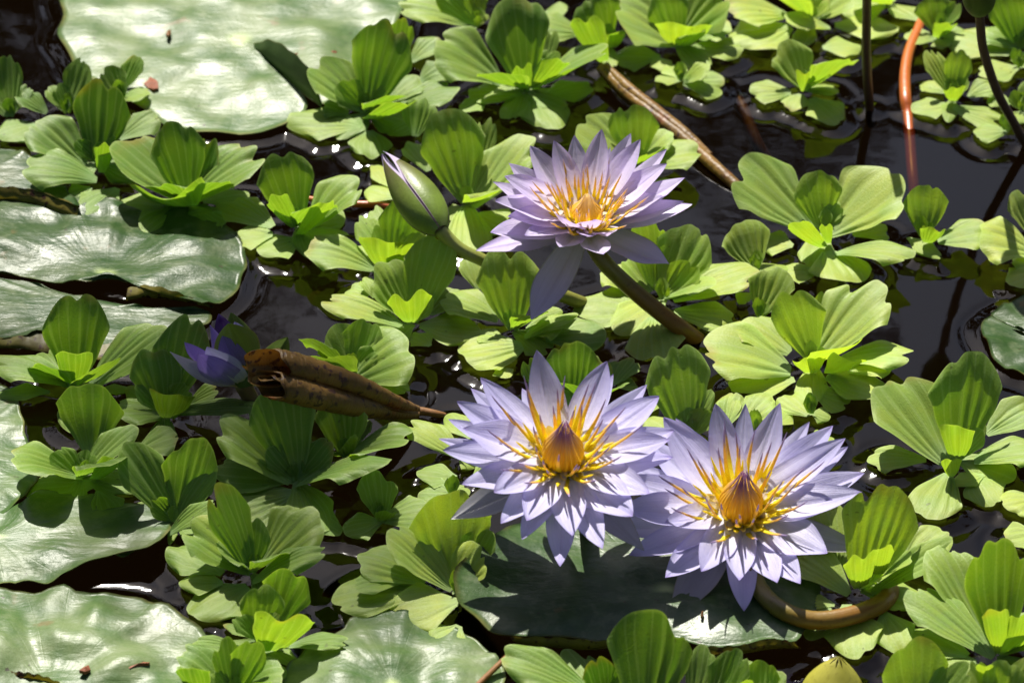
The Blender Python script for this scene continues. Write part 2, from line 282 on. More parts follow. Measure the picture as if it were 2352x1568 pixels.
def leaf(parent, B, tip, wpx, cls, col, r, curl=None):
    cls, oval = cls[0], len(cls) > 1
    if cls == 'f': zt = r.uniform(0.0032, 0.0062); T = pix(tip[0], tip[1], zt); B = Vector((B.x, B.y, 0.0052))
    else: T = solve_elev(B, tip[0], tip[1], SLOPE[cls], cls == 'g')
    a = T - B; L = a.length; ad = a / L
    s = ad.cross(Vector((0, 0, 1)));  s = s.normalized() if s.length > 1e-3 else CR.copy()
    kf = dict(f=0, l=0.05, m=0.22, u=0.5, v=0.8, g=0.9)[cls]
    if s.dot(CR) < 0 and cls in 'uvg': s = -s
    if kf and s.dot(CR) < 0: s = -s
    if kf: s = (s * (1 - kf) + CR * kf)
    s = (s - ad * s.dot(ad)).normalized(); nn = s.cross(ad).normalized()
    if nn.z < 0 and cls not in 'g': s, nn = -s, -nn
    if cls == 'g':
        hz = Vector((ad.x, ad.y, 0)); nn = nn if nn.dot(hz) < 0 else -nn      # hollow side towards the heart
    Wd = app_width(s, B + a * 0.65, ad, wpx, 0.5) * 0.5
    Wd = min(Wd, L * (0.62 if cls != 'g' else 1.0)) if cls in 'fl' else min(Wd, L * 0.8 if cls != 'g' else L * 1.1)
    NU, NV = 37, 15
    if wpx < 35: NU, NV = 21, 10
    u = np.linspace(-1, 1, NU)[None, :]; v = np.linspace(0, 1, NV)[:, None]
    flat = cls == 'f' or oval
    if flat and not oval and r.random() < 0.35: flat = False
    if flat: prof = 0.16 + 0.84 * np.sin(np.pi * 0.5 * np.clip(v / 0.66, 0, 1)) ** 1.25; prof = prof * (1 - 0.12 * np.clip((v - 0.7) / 0.3, 0, 1)); tc = 1 - 0.46 * np.abs(u) ** 2.3
    elif cls == 'g': prof = 0.30 + 0.70 * (1 - (1 - v) ** 1.9); tc = 1 - 0.16 * np.abs(u) ** 3 + 0.05 * np.sin(u * 5 + r.uniform(0, 6))
    else: prof = 0.17 + 0.83 * (1 - (1 - np.clip(v / 0.94, 0, 1)) ** 1.9); tc = 1 - 0.34 * np.abs(u) ** 2.5
    nnotch = r.choice((0, 1, 2)) if flat else r.choice((1, 2, 2, 3))
    if cls != 'g':
        for q in range(nnotch):
            u0 = r.uniform(-0.65, 0.65); tc = tc - (0.075 if not flat else 0.045) * r.uniform(0.4, 1.5) * np.exp(-((u - u0) / r.uniform(0.09, 0.22)) ** 2)
    tc = tc + 0.012 * np.sin(u * r.uniform(4, 8) + r.uniform(0, 6)) + 0.004 * np.sin(u * r.uniform(9, 15) + r.uniform(0, 6))
    asym = r.uniform(-0.1, 0.1)
    tc = tc * (1 + asym * u * 0.8)
    yy = v * (1 - (1 - tc) * v ** 1.3) * L
    xx = u * prof * Wd * (1 + 0.03 * np.sin(v * r.uniform(8, 14) + u * 2 + r.uniform(0, 6)))
    nr = r.choice((4, 5, 5, 6)) if not flat else r.choice((3, 4, 5)); ph = r.uniform(0, 6)
    env = np.clip(v * 5, 0, 1) * (1 - 0.45 * v) * (1 - v ** 6)
    uw = u + 0.13 * np.sin(2.3 * u + r.uniform(0, 6)) + 0.05 * np.sin(5 * u + r.uniform(0, 6)); ridge = (np.abs(np.sin(uw * np.pi * nr * 0.5 + ph)) ** 0.85 - 0.6) * (0.75 + 0.35 * np.sin(3.1 * u + r.uniform(0, 6))) * env * Wd * (0.088 if not flat else 0.05)
    cup = dict(f=r.uniform(-0.10, 0.05), l=r.uniform(-0.06, 0.14), m=r.uniform(0.06, 0.22), u=r.uniform(0.05, 0.2), v=r.uniform(0.02, 0.15), g=r.uniform(0.22, 0.4))[cls]
    if curl: cup = curl
    bow = dict(f=r.uniform(0.0, 0.03), l=r.uniform(0.02, 0.07), m=r.uniform(-0.02, 0.05), u=r.uniform(-0.06, 0.02), v=r.uniform(-0.09, -0.01), g=-0.05)[cls]
    zz = ridge + cup * Wd * (np.abs(u) ** 2) * np.clip(v * 1.6, 0, 1) + bow * L * 4 * v * (1 - v)
    ruf = dict(f=0.06, l=0.07, m=0.05, u=0.05, v=0.045, g=0.12)[cls] * r.uniform(0.3, 1.5)
    zz = zz + ruf * Wd * np.sin(u * r.uniform(3, 6.5) + r.uniform(0, 6)) * v ** 5
    rec = r.uniform(0, 0.16) if cls in 'muv' else 0.05
    zz = zz - rec * L * 0.5 * np.clip((v - 0.7) / 0.3, 0, 1) ** 2                  # lip rolls outward
    tw = r.uniform(-0.22, 0.22); zz = zz + tw * xx * v
    P = n3(B)[None, None, :] + xx[..., None] * n3(s) + yy[..., None] * n3(ad) + zz[..., None] * n3(nn)
    P = P.reshape(-1, 3); P[:, 2] = np.where(P[:, 2] < 0.0022, 0.0022 - 0.0006 * np.tanh((0.0022 - P[:, 2]) / 0.002), P[:, 2])
    UV = np.stack(np.broadcast_arrays(u, v), -1).reshape(-1, 2)
    G = P.reshape(NV, NU, 3); 
    for ln in (G[-1], G[:, 0], G[:, -1]):
        fi = np.linspace(0, len(ln) - 1, 44); ln = np.stack([np.interp(fi, np.arange(len(ln)), ln[:, q]) for q in range(3)], -1); EDGE.extend(q for q in ln if q[2] < 0.0055)
    return mesh('leaf', P, grid_faces(NV, NU), M['leaf'], parent, UV, col)

DEEP, MIDG, LIME, BLUE = np.array((0.065, 0.17, 0.014)), np.array((0.26, 0.405, 0.055)), np.array((0.52, 0.64, 0.12)), np.array((0.20, 0.36, 0.10))
def tone(t, r, cls):  # t: leaf green, with shade on left and covered rosettes partly painted in
    t = t + r.uniform(-0.13, 0.13) + (0.03 if cls == 'g' else 0) + (0.16 if cls == 'f' else 0.05 if cls == 'l' else -0.05 if cls == 'v' else 0)  # flat leaves yellower, and lightened for the sun they catch
    t = min(max(t, 0), 1); c = DEEP * (1 - 2 * t) + MIDG * 2 * t if t < 0.5 else MIDG * (2 - 2 * t) + LIME * (2 * t - 1)
    b = r.uniform(0, 0.3) if cls != 'g' else 0
    return tuple(c * (1 - b) + BLUE * b * (0.5 + t))
PLANTS = []
def lettuce(label, reg, bx, by, spec, t=0.6, core=True):
    r = random.Random(hash_s(label)); X, Y = co(reg, bx, by); B = pix(X, Y, 0.006)
    root = empty('water_lettuce', (B.x, B.y, 0.0)); tag(root, label, 'water lettuce', 'water lettuce rosettes floating on the pond')
    tips = []
    for item in spec.split(';'):
        item = item.strip()
        if not item: continue
        rg = reg
        if item[1] == ':': rg, item = item[0], item[2:]
        bb, brg = None, reg
        if '@' in item:
            item, b2 = item.split('@')
            if b2[1] == ':': brg, b2 = b2[0], b2[2:]
            bb = co(brg, *[float(q) for q in b2.split(',')])
        x, y, w, c = [q.strip() for q in item.split(',')]; tip = co(rg, float(x), float(y)); wp = float(w) * 0.3479 * 1.13
        LB = pix(bb[0], bb[1], 0.006) if bb else B
        b2d = bb if bb else (X, Y); ex = dict(f=1.08, l=1.06, m=1.05, u=1.04, v=1.03, g=1.22)[c[0]]; tip = (b2d[0] + (tip[0] - b2d[0]) * ex, b2d[1] + (tip[1] - b2d[1]) * ex)
        leaf(root, LB, tip, wp, c, tone(t, r, c[0]), r); tips.append((tip[0] - X, (tip[1] - Y) * 1.5))
    if len(tips) >= 5:                                          # lower leaves in the gaps of the rosette, then the half grown inner whorl
        an = sorted(math.atan2(q[1], q[0]) for q in tips); Rm = sum(math.hypot(*q) for q in tips) / len(tips)
        gaps = sorted(((an[(i + 1) % len(an)] - an[i]) % 6.2832, an[i]) for i in range(len(an)))[-(1 if t >= 0.6 else 2):]
        for gp, a0 in gaps:
            if gp > 0.75:
                aa = a0 + gp / 2 + r.uniform(-0.1, 0.1); ln = Rm * r.uniform(0.62, 0.85); leaf(root, B, (X + ln * math.cos(aa), Y + ln * math.sin(aa) / 1.5), ln * r.uniform(0.46, 0.62), 'f', tone(t - 0.05, r, 'f'), r)
        for q in range(1 if t >= 0.6 else 2):
            aa = -math.pi * (0.22 + 0.56 * q) + r.uniform(-0.35, 0.35); ln = Rm * r.uniform(0.42, 0.6); leaf(root, B, (X + ln * math.cos(aa) * 0.9, Y + ln * math.sin(aa) * 0.75 - 12), ln * r.uniform(0.55, 0.75), 'u', tone(t, r, 'u'), r)
    if core:                                                   # the unopened leaves in the heart
        for q in range(3):
            an = r.uniform(0, 6.28); off = (math.cos(an) * 9 * (1 if q else 0), -30 - 9 * q + abs(math.sin(an)) * 5)
            leaf(root, Vector((B.x + 0.002 * math.cos(an), B.y + 0.002 * math.sin(an), 0.006)), (X + off[0], Y + off[1]), 20 + 6 * q, 'v', tone(t, r, 'v'), r, 0.75)
    for q in range(12):
        an = q / 12 * 6.283; EDGE.append((B.x + 0.006 * math.cos(an), B.y + 0.006 * math.sin(an), 0))
    PLANTS.append(root); return root
def hash_s(s):
    h = 5381
    for ch in s: h = (h * 33 + ord(ch)) & 0xffffffff
    return h
# ------------------------------------------------------------------ the water lettuce, rosette by rosette (leaf: tip, width, slope)
lettuce('deep green rosette cut by the frame beside the dark corner water', 'A', 60, 770, '40,375,190,u; 178,560,110,m; 5,890,170,f@235,815; -90,600,150,m', .28)
lettuce('narrow leaved rosette tucked behind the tall broad leaf by the dark corner', 'A', 440, 740, '545,400,170,u; 395,560,120,u; 130,620,140,m@310,745; 330,565,130,m', .32)
lettuce('small rosette with two upright paddles overlapping the big pale pad', 'A', 800, 650, '905,372,130,u@800,600; 715,445,170,u; 975,620,120,l', .5)
lettuce('rosette with one tall broad upright leaf near the small brown leaf chip', 'A', 645, 1070, '685,548,350,v; 225,800,290,m@560,1090; 178,1090,200,l@640,1190; 1030,770,140,l@790,920; 690,985,115,g@670,1140; 610,915,150,u; 750,905,60,u; 560,1395,190,f@775,1235; 470,1290,150,f@600,1230', .3)
lettuce('wide fan shaped rosette of deep green leaves below the big pale pad', 'A', 1240, 1330, '780,930,330,m; 1140,815,330,v; 1400,925,170,u; 1700,980,300,m; 1255,1200,140,u; 1090,1290,250,g@1230,1365; 765,1375,180,f@1080,1370; 1240,1510,190,f@1480,1400; 1625,1285,100,f@1340,1330', .3)
lettuce('rosette in front of the folded dark flap of the big pale pad', 'B', 775, 735, '925,165,370,v; 425,430,250,m; 1355,585,180,l@960,720; 280,780,190,f@745,825; 1000,690,110,g@770,785; 800,1025,265,f@790,855; 835,525,150,u@800,690; 885,575,60,u; 1005,125,170,v@940,480; 1245,270,130,l@1065,410; 1120,520,170,l@900,680; 930,880,180,f@1080,800; 1130,650,220,u@1090,900; 495,690,170,l@650,750; 1290,450,130,l@1120,540', .38)
lettuce('rosette above the thin orange twig with two curled yellow inner leaves', 'B', 310, 1490, '195,1010,340,v; 690,1180,260,m@400,1490; 180,1330,130,g@295,1500; 480,1365,110,g@320,1550; 235,1300,150,u@280,1450; -180,1330,200,f@150,1490; 60,1650,190,f@320,1575; 625,1540,90,f@340,1545; -90,1560,170,f@150,1540', .48)
lettuce('bright rosette behind the closed bud with a tall ribbed leaf', 'B', 1430, 1340, '1290,740,390,v; 1590,790,120,u@1490,1150; 1830,900,280,m@1470,1365; 1410,1205,110,u; 1040,950,160,l@1180,1130; 1290,1420,110,f@1440,1385; 830,1090,150,f@960,1240; 795,1240,190,f@970,1300; 1690,1490,180,f@1500,1405; 1490,820,130,u', .72)
lettuce('large rosette holding the top end of the rolled brown stem', 'B', 1810, 585, '1735,-10,380,v; 1245,300,270,m@1660,545; C:690,330,240,m@C:210,570; C:140,470,120,g@C:175,600; C:370,430,110,g@C:220,585; C:360,335,140,u@C:230,520; C:95,440,80,u; 1470,610,150,f@1810,610; C:350,838,290,f@C:225,640; C:585,565,130,f@C:290,625; C:340,200,120,u@C:290,420; C:290,160,160,l@C:530,220; 1400,720,110,f@1560,660', .45)
lettuce('rosette at the frame edge beside the tip of the big pale pad', 'B', 1500, 175, '1005,20,200,l; 1430,-40,200,u; 1540,70,100,u; 1260,-60,150,u', .58)
lettuce('rosette with a dark folded leaf over the rolled brown stem', 'C', 710, 280, '600,-30,290,v; 570,175,180,g@690,405; 760,245,130,g@740,315; 715,125,90,u; 440,60,110,l@290,90', .6)
lettuce('rosette with a broad yellow front lip near the small floating seedling', 'C', 1170, 285, '1075,-50,260,v; 1470,-20,320,u@1220,215; 790,50,330,m; 1220,190,330,g@1185,305; 1510,180,180,l@1250,235; 1580,310,140,f@1235,325; 760,370,140,f@1060,370; 1110,470,120,f@1020,370', .62)
lettuce('tiny seedling with a ripple ring round its floating leaf', 'C', 1210, 540, '1375,445,110,m; 1462,570,150,f; 1035,520,190,f@1200,520; 1120,430,140,f@1190,510', .6)
lettuce('pale rosette behind the pinkish lilac flower by the rolled brown stem', 'C', 900, 1085, '870,695,300,v; 550,810,260,m; 1300,985,200,l@930,1095; 1110,870,170,m; 930,1000,90,u; 1010,1200,150,f@1100,1260', .75)
lettuce('wide pale rosette at the frame top with broad floating leaves', 'D', 400, 125, '-135,50,200,l@250,100; -100,260,270,f@270,170; 235,-30,140,u@395,115; 650,-30,190,m@440,115; 250,130,100,l@530,185; 970,180,180,f@560,160; 715,315,130,f@480,310; 420,-40,90,u', .85)
lettuce('floating leaves between the straight dark stem and the orange stem', 'D', 900, 30, '620,55,160,f; 930,-20,150,l; 940,30,150,f@1130,130; 760,-40,140,u', .72)
lettuce('small neat rosette beside the straight dark stem', 'D', 370, 590, '235,282,240,u; 640,365,210,u; 370,500,115,g@360,605; 20,600,140,f@270,605; 270,715,220,f@340,615; 580,800,200,f@410,640; 430,480,90,u', .68)
lettuce('upright rosette above the orange stem', 'D', 1240, 215, '1200,-30,235,v; 1300,175,120,g@1230,250; 1035,235,115,f@1230,250; 1290,310,110,f@1240,250; 1370,20,110,u', .6)
lettuce('narrow rosette between the orange stem and the bent dark stem', 'D', 1340, 640, '1185,335,150,u; 1395,335,170,v; 1390,455,115,u; 1142,555,105,f@1300,605; 1350,595,130,g@1340,668; 1605,565,115,l@1440,640; 1083,720,125,f@1325,690; 1660,800,130,f@1340,700', .65)
lettuce('single floating oval leaves under the bent dark stem', 'D', 1770, 440, '1525,475,150,f; 1335,215,220,f@1720,350; 1850,380,140,f', .64)
lettuce('lone round leaf by the black water under the bent dark stem', 'D', 1700, 860, '1495,880,125,f', .52)
lettuce('tall rosette at the frame edge behind the dark bud stem', 'D', 1790, 320, '1690,-40,240,v; 1790,130,100,u; 1590,190,180,l; 1950,160,180,m', .5)
lettuce('rosette half hidden by the bent dark stem', 'D', 1800, 730, '1730,610,90,u; 1850,540,120,u; 1585,645,130,f@1720,680; 1720,800,110,f', .62)
lettuce('big open rosette at the end of the rolled brown stem', 'D', 475, 1510, '-60,1085,370,m@410,1520; 430,1140,290,v; 970,1180,430,m@520,1540; 510,1335,150,u@490,1520; H:320,15,120,g@H:490,145; H:85,115,180,f@H:285,130; H:640,355,340,f@H:510,165; H:1060,190,130,l@H:560,190; H:235,310,160,f@H:445,300; H:890,20,130,f@H:680,60; H:500,20,80,g@H:520,120', .68)
lettuce('small rosette between the big open rosette and the slate water', 'D', 1150, 1560, '1165,1230,275,v; H:1550,25,190,l@H:1240,110; H:1215,45,150,g@H:1170,118; H:1240,205,95,f@H:1040,75', .68)
lettuce('pale rosette cut by the frame above the grey edged pad', 'D', 1870, 1560, '1770,1265,170,u; H:1525,80,240,l@H:1870,180; H:1715,380,170,f@H:1880,300; H:1740,250,150,f@H:1900,230', .82)
lettuce('single upright leaf beside the big open rosette above the pale star rosette', 'H', 60, 600, '180,290,270,u; 230,270,130,f@60,320; 120,520,70,u', .55)
lettuce('rosette with one smooth paddle leaf near the pinkish lilac flower', 'G', 1690, 290, '1590,-15,300,u; 1640,500,170,f@1560,440', .6)
lettuce('pale star shaped rosette by the open slate water', 'H', 420, 900, '270,445,320,v; 850,400,380,m; 1050,840,190,l@600,880; 940,880,190,l@640,960; -280,790,330,l@270,965; -50,640,260,l@260,845; -105,1060,190,f@295,1010; 390,895,200,g@400,975; 660,905,110,g@520,980; 880,1110,220,f@500,995; 480,810,120,u; 500,440,110,u@460,640', .88)
lettuce('loose small leaves floating below the pale star shaped rosette', 'H', 405, 1230, '640,1165,170,f@425,1090; 235,1120,190,f@395,1250; 520,1270,100,f; 540,1400,130,f@400,1400', .6)
lettuce('rosette leaves peeping out behind the lowest lilac flower', 'H', 60, 1350, '140,1130,220,l@-40,1330; 240,1220,160,f@150,1320; -130,1120,160,l@-160,1330', .72)
lettuce('tall rosette beside the grey edged pad with a yellow front lip', 'H', 1370, 1540, '935,1030,430,m@1300,1570; 1450,868,430,v; 1370,1360,200,g@1370,1550; 1535,1300,100,u@1440,1500; 1870,1200,210,l@1560,1380; 1920,1480,210,l@1480,1560; L:805,85,140,f@L:1165,90; L:1180,455,310,f@L:1310,180; L:1610,375,240,f@L:1480,190; L:1330,110,120,g@L:1330,205; L:1345,255,110,f@L:1545,185', .66)
lettuce('pale floating leaves cut by the frame below the tall rosette', 'L', 1900, 450, '1690,390,190,f@1900,350; 1700,610,200,f@1900,570', .72)
lettuce('large rosette above the curved stem of the lowest lilac flower', 'L', 730, 945, '930,275,460,v; 480,380,290,m@590,830; 262,690,240,l@655,985; 730,765,200,g@720,945; 885,700,110,g@835,885; 1315,640,170,m@800,975; 1300,580,230,l@1030,765; 270,1010,120,f@560,1045; 400,1260,230,f@520,1060; 700,1372,360,f@640,1040; 1010,1340,250,f@880,1090; 680,480,100,u@680,700', .68)
lettuce('rosette with curly inner leaves beside the one over the curved stem', 'L', 1650, 1375, '1270,670,340,m@1540,1230; 1640,632,410,v; 1075,960,240,l@1610,1400; 1620,1130,160,g@1650,1375; 1780,1160,120,g@1720,1365; 1045,1230,230,f@1440,1380; 1900,1150,240,m; 1260,1450,170,f@1500,1420', .6)
lettuce('upright broad leaf at the frame bottom by the speckled yellow bud', 'L', 1110, 1830, '1075,1300,400,v; 1420,1450,230,u; 850,1640,260,l', .6)
lettuce('wavy edged rosette cut by the frame below the curly rosette', 'L', 1640, 1800, '1470,1440,160,u; 1700,1435,270,v; 1850,1420,190,u; 1560,1480,120,g@1600,1640', .72)
lettuce('rosette at the frame bottom between the yellow rimmed pad and the speckled bud', 'L', 60, 1720, '80,1430,220,u; 200,1490,150,m; -90,1440,260,m; -60,1590,120,g', .45)
lettuce('wet rosette with beads of water beside the pinkish lilac flower stem', 'G', 1085, 480, '1290,25,340,u; 1660,280,270,l@1140,490; 1400,375,110,m; 960,-50,240,v@1020,430; 840,225,210,m@1000,440; 530,520,230,f@965,545; 1030,858,350,f@1010,600; 1520,610,170,f@1150,560; 700,300,180,l@900,440', .72)
lettuce('shaded leaves behind the upper petals of the purple coned flower', 'G', 560, 1150, '470,770,320,v@470,1200; 660,880,240,u; 850,885,200,l@740,1050; 185,885,140,u@260,1100; 660,690,230,f@300,745; 890,1040,120,f@780,1060', .35)
lettuce('rosette with one tall ribbed leaf between the two big lilac flowers', 'G', 1240, 1400, '1140,805,390,v; 1250,1210,160,v; 1390,1095,110,u; 960,1270,150,f@1110,1350; 1560,1120,170,l@1490,1330; 1010,1130,120,f@960,1250', .62)
lettuce('rosette with one broad upright leaf under the hanging lilac sepal', 'F', 1740, 690, '1690,160,380,v; 1735,565,170,u; G:495,590,120,l@G:160,745; 1290,470,230,l@1640,625; 1440,225,160,m@1510,425; 1430,860,330,f@1800,790; 1515,710,140,f@1660,740; 1700,1000,150,f@1640,930; G:420,640,160,l@G:170,690', .66)
lettuce('rosette under the closed bud with a broad yellow front lip', 'F', 930, 275, 'B:1030,1320,270,v; 905,135,340,g@905,280; 870,0,160,u; 385,150,200,l@825,295; B:730,1440,170,m; B:830,1380,160,l; 600,90,140,f@360,160; 650,150,150,f@780,220; 1150,-60,180,u', .68)
lettuce('rosette with two tall leaves and a bright yellow lip beneath the closed bud', 'F', 1075, 640, '870,250,290,u; 1245,72,320,v; 1050,498,260,g@1065,645; 1495,690,200,f@1120,655; 500,490,180,l@1005,665; 655,420,120,f@790,455; 1080,720,120,f@1190,790; 1390,440,150,l@1190,590; 760,350,110,l@820,480', .68)
lettuce('fan leaved rosette behind the spotted withered leaf', 'F', 680, 965, '550,680,300,u; 365,730,150,u; 780,635,230,u; 1040,790,390,m@690,1010; 1030,1085,140,f@830,1005', .52)
lettuce('rosette with a shaded tall leaf below the spotted withered leaf', 'J', 305, 225, 'F:160,1040,400,v; F:-175,1290,290,m@270,245; F:340,1375,170,u; 865,110,170,m@310,265; -90,400,280,f@290,310; F:30,1210,150,l', .36)
lettuce('rosette with a dark round upright leaf beside the slate water strip', 'J', 640, 75, 'F:590,1145,310,v; F:1010,1420,280,m; F:560,1485,160,g@620,70; F:770,1290,110,l', .42)
lettuce('floating leaves beside the pointed petals of the purple coned flower', 'F', 1380, 1530, '1070,1300,210,l; 1325,1250,170,f@1460,1400; 1480,1590,140,f; 1500,1440,130,l', .62)
lettuce('small three leaved seedling on dark water', 'J', 870, 495, '830,178,240,v; 1170,430,190,l; 630,550,170,f; 900,450,110,g@860,505', .42)
lettuce('low floating leaves below the grey sepal of the purple coned flower', 'J', 1345, 320, '1120,180,150,f@1365,205; 1130,320,170,f; 1430,280,80,f; 1600,170,130,f@1480,210', .5)
lettuce('yellowish rosette half covered by the dark pad lobe', 'J', 1340, 950, '1320,325,480,v@1340,870; 960,560,280,m; 745,720,250,l@1160,900; 590,1000,270,f@1165,940; 950,1100,270,f@1375,1020; 1240,1345,240,f@1380,1180; 1410,705,120,u@1360,850; 1560,560,200,u@1400,850; 700,930,130,l@1000,900', .72)
lettuce('rosette with a tall narrow folded heart leaf beside the slate water strip', 'I', 1660, 840, '1265,510,310,m; 1435,275,260,v; 1695,495,190,v; J:420,440,310,m@J:90,780; J:465,690,140,m@J:15,905; J:585,560,190,f@J:300,400; 1130,680,230,f@1470,840; 1290,1110,300,f@1635,920; 1200,900,160,f@1470,900', .48)
lettuce('rosette with a broad yellow lip above the pale creased pad', 'J', 60, 1280, 'I:1735,940,270,v; 290,835,310,v@150,1210; 240,1170,340,g@120,1350; 622,1285,120,l@260,1325; 150,1562,190,f@110,1390; I:1495,1180,90,f@I:1690,1260; I:1760,1300,110,g@I:1760,1360', .42)
lettuce('rosette cut by the frame bottom between the two pale creased pads', 'I', 1540, 1650, '1190,1370,290,m; 1480,1280,180,v; 1690,1295,210,v; 1270,1500,180,g@1330,1650; 1295,1300,90,l@1600,1340; 1860,1520,190,m; J:80,1420,120,f', .36)
lettuce('rosette casting a clean shadow on the pale pad', 'I', 540, 205, 'E:590,1055,400,v@600,60; 92,80,240,m; 580,40,140,u; 770,95,120,g@615,225; 178,300,250,f@625,250; 730,500,240,f@650,290; E:870,1330,160,m; E:1155,1390,160,l@E:900,1500', .4)
lettuce('rosette with two long leaves in a narrow vee above the pale pad edge', 'I', 1160, 500, '830,10,290,u; 1295,-30,320,v; 1400,165,160,u; 636,590,250,f@1085,560; 1410,385,110,m@1105,595; 1150,420,80,u; 1120,640,60,f', .42)
lettuce('rosette with a tall leaf and upright yellow cup beside the spotted pad rim', 'E', 490, 1065, '500,475,390,v; 490,880,220,g@490,1070; 1065,680,270,m@600,1060; -10,890,190,l; 0,1110,100,f@330,1095; 870,1085,70,f@650,1080', .42)
lettuce('rosette beneath the half open violet bud', 'E', 1090, 1245, '1000,825,310,v; 1240,620,330,v; 1140,1145,260,g@1110,1275; 1425,1090,100,m@1240,1185; 1705,1180,130,l; 765,1220,190,l', .38)
lettuce('dark shaded rosette under the yellow rimmed pad at the frame bottom', 'K', 700, 1700, '1010,1105,500,v@960,1800; 1345,1330,190,u@1280,1720; 1560,1360,240,u@1400,1760; 25,1370,220,l@600,1640; 640,1410,210,v; 250,1530,150,f@500,1640', .32)
# ------------------------------------------------------------------ lily pads
M['flap'] = m_sepal('folded_pad', (0.035, 0.075, 0.014), (0.05, 0.09, 0.02))
def pad(name, label, c, bd, mat, zc=0.0035, bump=0.0035, seed=1, teeth=0.0, veins=22):
    """c: heart; bd: outline points (x, y, height in mm)"""
    r = random.Random(seed); C = pix(c[0], c[1], zc); BD = [n3(pix(x, y, z / 1000)) for x, y, z in bd]
    n, m = 132, 22; P = np.array(BD); k = len(P); seg = np.linalg.norm(np.roll(P, -1, 0) - P, axis=1); cum = np.concatenate([[0], np.cumsum(seg)]); tot = cum[-1]
    ring = []
    for q in np.linspace(0, tot, n, endpoint=False):
        i = min(int(np.searchsorted(cum, q, 'right') - 1), k - 1); t = (q - cum[i]) / seg[i]; a, b, c2, d = P[i - 1], P[i], P[(i + 1) % k], P[(i + 2) % k]
        ring.append(0.5 * (2 * b + (c2 - a) * t + (2 * a - 5 * b + 4 * c2 - d) * t * t + (3 * b - a - 3 * c2 + d) * t ** 3))
    ring = np.array(ring)
    wv = [r.uniform(0, 6) for _ in range(3)]
    for i in range(n):
        if ring[i, 2] < 0.0065: ring[i, 2] += 0.0016 * max(0, math.sin(i * 0.55 + wv[0]) + 0.6 * math.sin(i * 1.1 + wv[1]))
        ring[i, :2] += (ring[i, :2] - n3(C)[:2]) * 0.008 * math.sin(i * 0.95 + wv[2])
    if teeth:
        for i in range(n): ring[i, :2] += (ring[i, :2] - n3(C)[:2]) * teeth * math.sin(i * 2.6 + r.uniform(-0.5, 0.5))
    V, UV = [], []; c3 = n3(C)
    for j in range(m):
        q = (j / (m - 1)) ** 0.85
        for i in range(n):
            p = c3 + (ring[i] - c3) * q; p[2] = zc + bump * 0.5 + (ring[i][2] - zc - bump * 0.5) * q ** 5
            nz = noise.noise(Vector((p[0] * 20 + seed, p[1] * 26, 3.1))) + 0.40 * noise.noise(Vector((p[0] * 55, p[1] * 55 + seed, 7)))
            vein = abs(math.sin(math.pi * veins * i / n)); w = min(1, q * 3) * (1 - 0.5 * max(0, q - 0.8) / 0.2)
            p[2] += bump * w * (1.25 * nz + 0.04 * (vein - 0.5) * (1 - abs(2 * q - 1.1)))
            p[2] = max(p[2], 0.0018); V.append(p); UV.append((i / n, q))
    F = grid_faces(m, n, True); N = len(V); th = 0.0007
    V2 = [(p[0], p[1], p[2] - th) for p in V]; F2 = [tuple(reversed([x + N for x in f])) for f in F]
    o0 = (m - 1) * n; F3 = [(o0 + i, o0 + i + N, o0 + (i + 1) % n + N, o0 + (i + 1) % n) for i in range(n)]
    root = empty(name, (C.x, C.y, 0)); tag(root, label, 'lily pad', 'lily pads on the pond')
    mesh('blade', V + V2, F + F2 + F3, [mat, M['under']], root, UV + UV, None, [0] * len(F) + [1] * (len(F2) + len(F3)))
    rim = np.array(V[o0:] + [V[o0]])
    for a_, b_ in zip(rim[:-1], rim[1:]):
        for t in range(6):
            p = a_ * (1 - t / 6) + b_ * t / 6
            if p[2] < 0.0075: EDGE.append(p)
    return root
def strip(name, lo, hi, mat, parent, bulge=0.0):
    A = spline([n3(pix(x, y, z / 1000)) for x, y, z in lo], 30); Bq = spline([n3(pix(x, y, z / 1000)) for x, y, z in hi], 30); V, UV = [], []
    for j in range(8):
        t = j / 7
        for i in range(30):
            p = A[i] * (1 - t) + Bq[i] * t; p[1] -= bulge * math.sin(math.pi * t); p[2] += 0.0006 * math.sin(i * 1.3) * t; V.append(p); UV.append((t * 2 - 1, i / 29))
    return mesh(name, V, grid_faces(8, 30), mat, parent, UV)
p1 = pad('lily_pad', 'big pale green pad with a dark folded flap and small brown leaf chip', (552, 100),
    [(575, 104, 3.5), (640, 165, 4), (705, 238, 5), (690, 262, 4), (655, 288, 4), (600, 303, 4), (545, 309, 3), (490, 309, 3.5), (430, 302, 3), (370, 285, 3), (310, 240, 3), (240, 200, 3), (178, 160, 4), (150, 112, 3), (134, 72, 5), (146, 28, 3), (140, -30, 3), (220, -90, 3), (380, -140, 3), (560, -160, 3), (740, -140, 3), (870, -70, 3), (930, 0, 3), (915, 50, 3), (880, 110, 3), (820, 170, 4), (745, 238, 5), (690, 175, 6), (630, 125, 5)], M['pad'], seed=3, bump=0.0042)
strip('folded_flap', [(574, 105, 3), (610, 138, 4), (655, 180, 5), (700, 220, 5), (738, 244, 4)], [(578, 103, 4), (622, 92, 19), (672, 120, 27), (716, 168, 25), (740, 236, 8)], M['flap'], p1, 0.004)
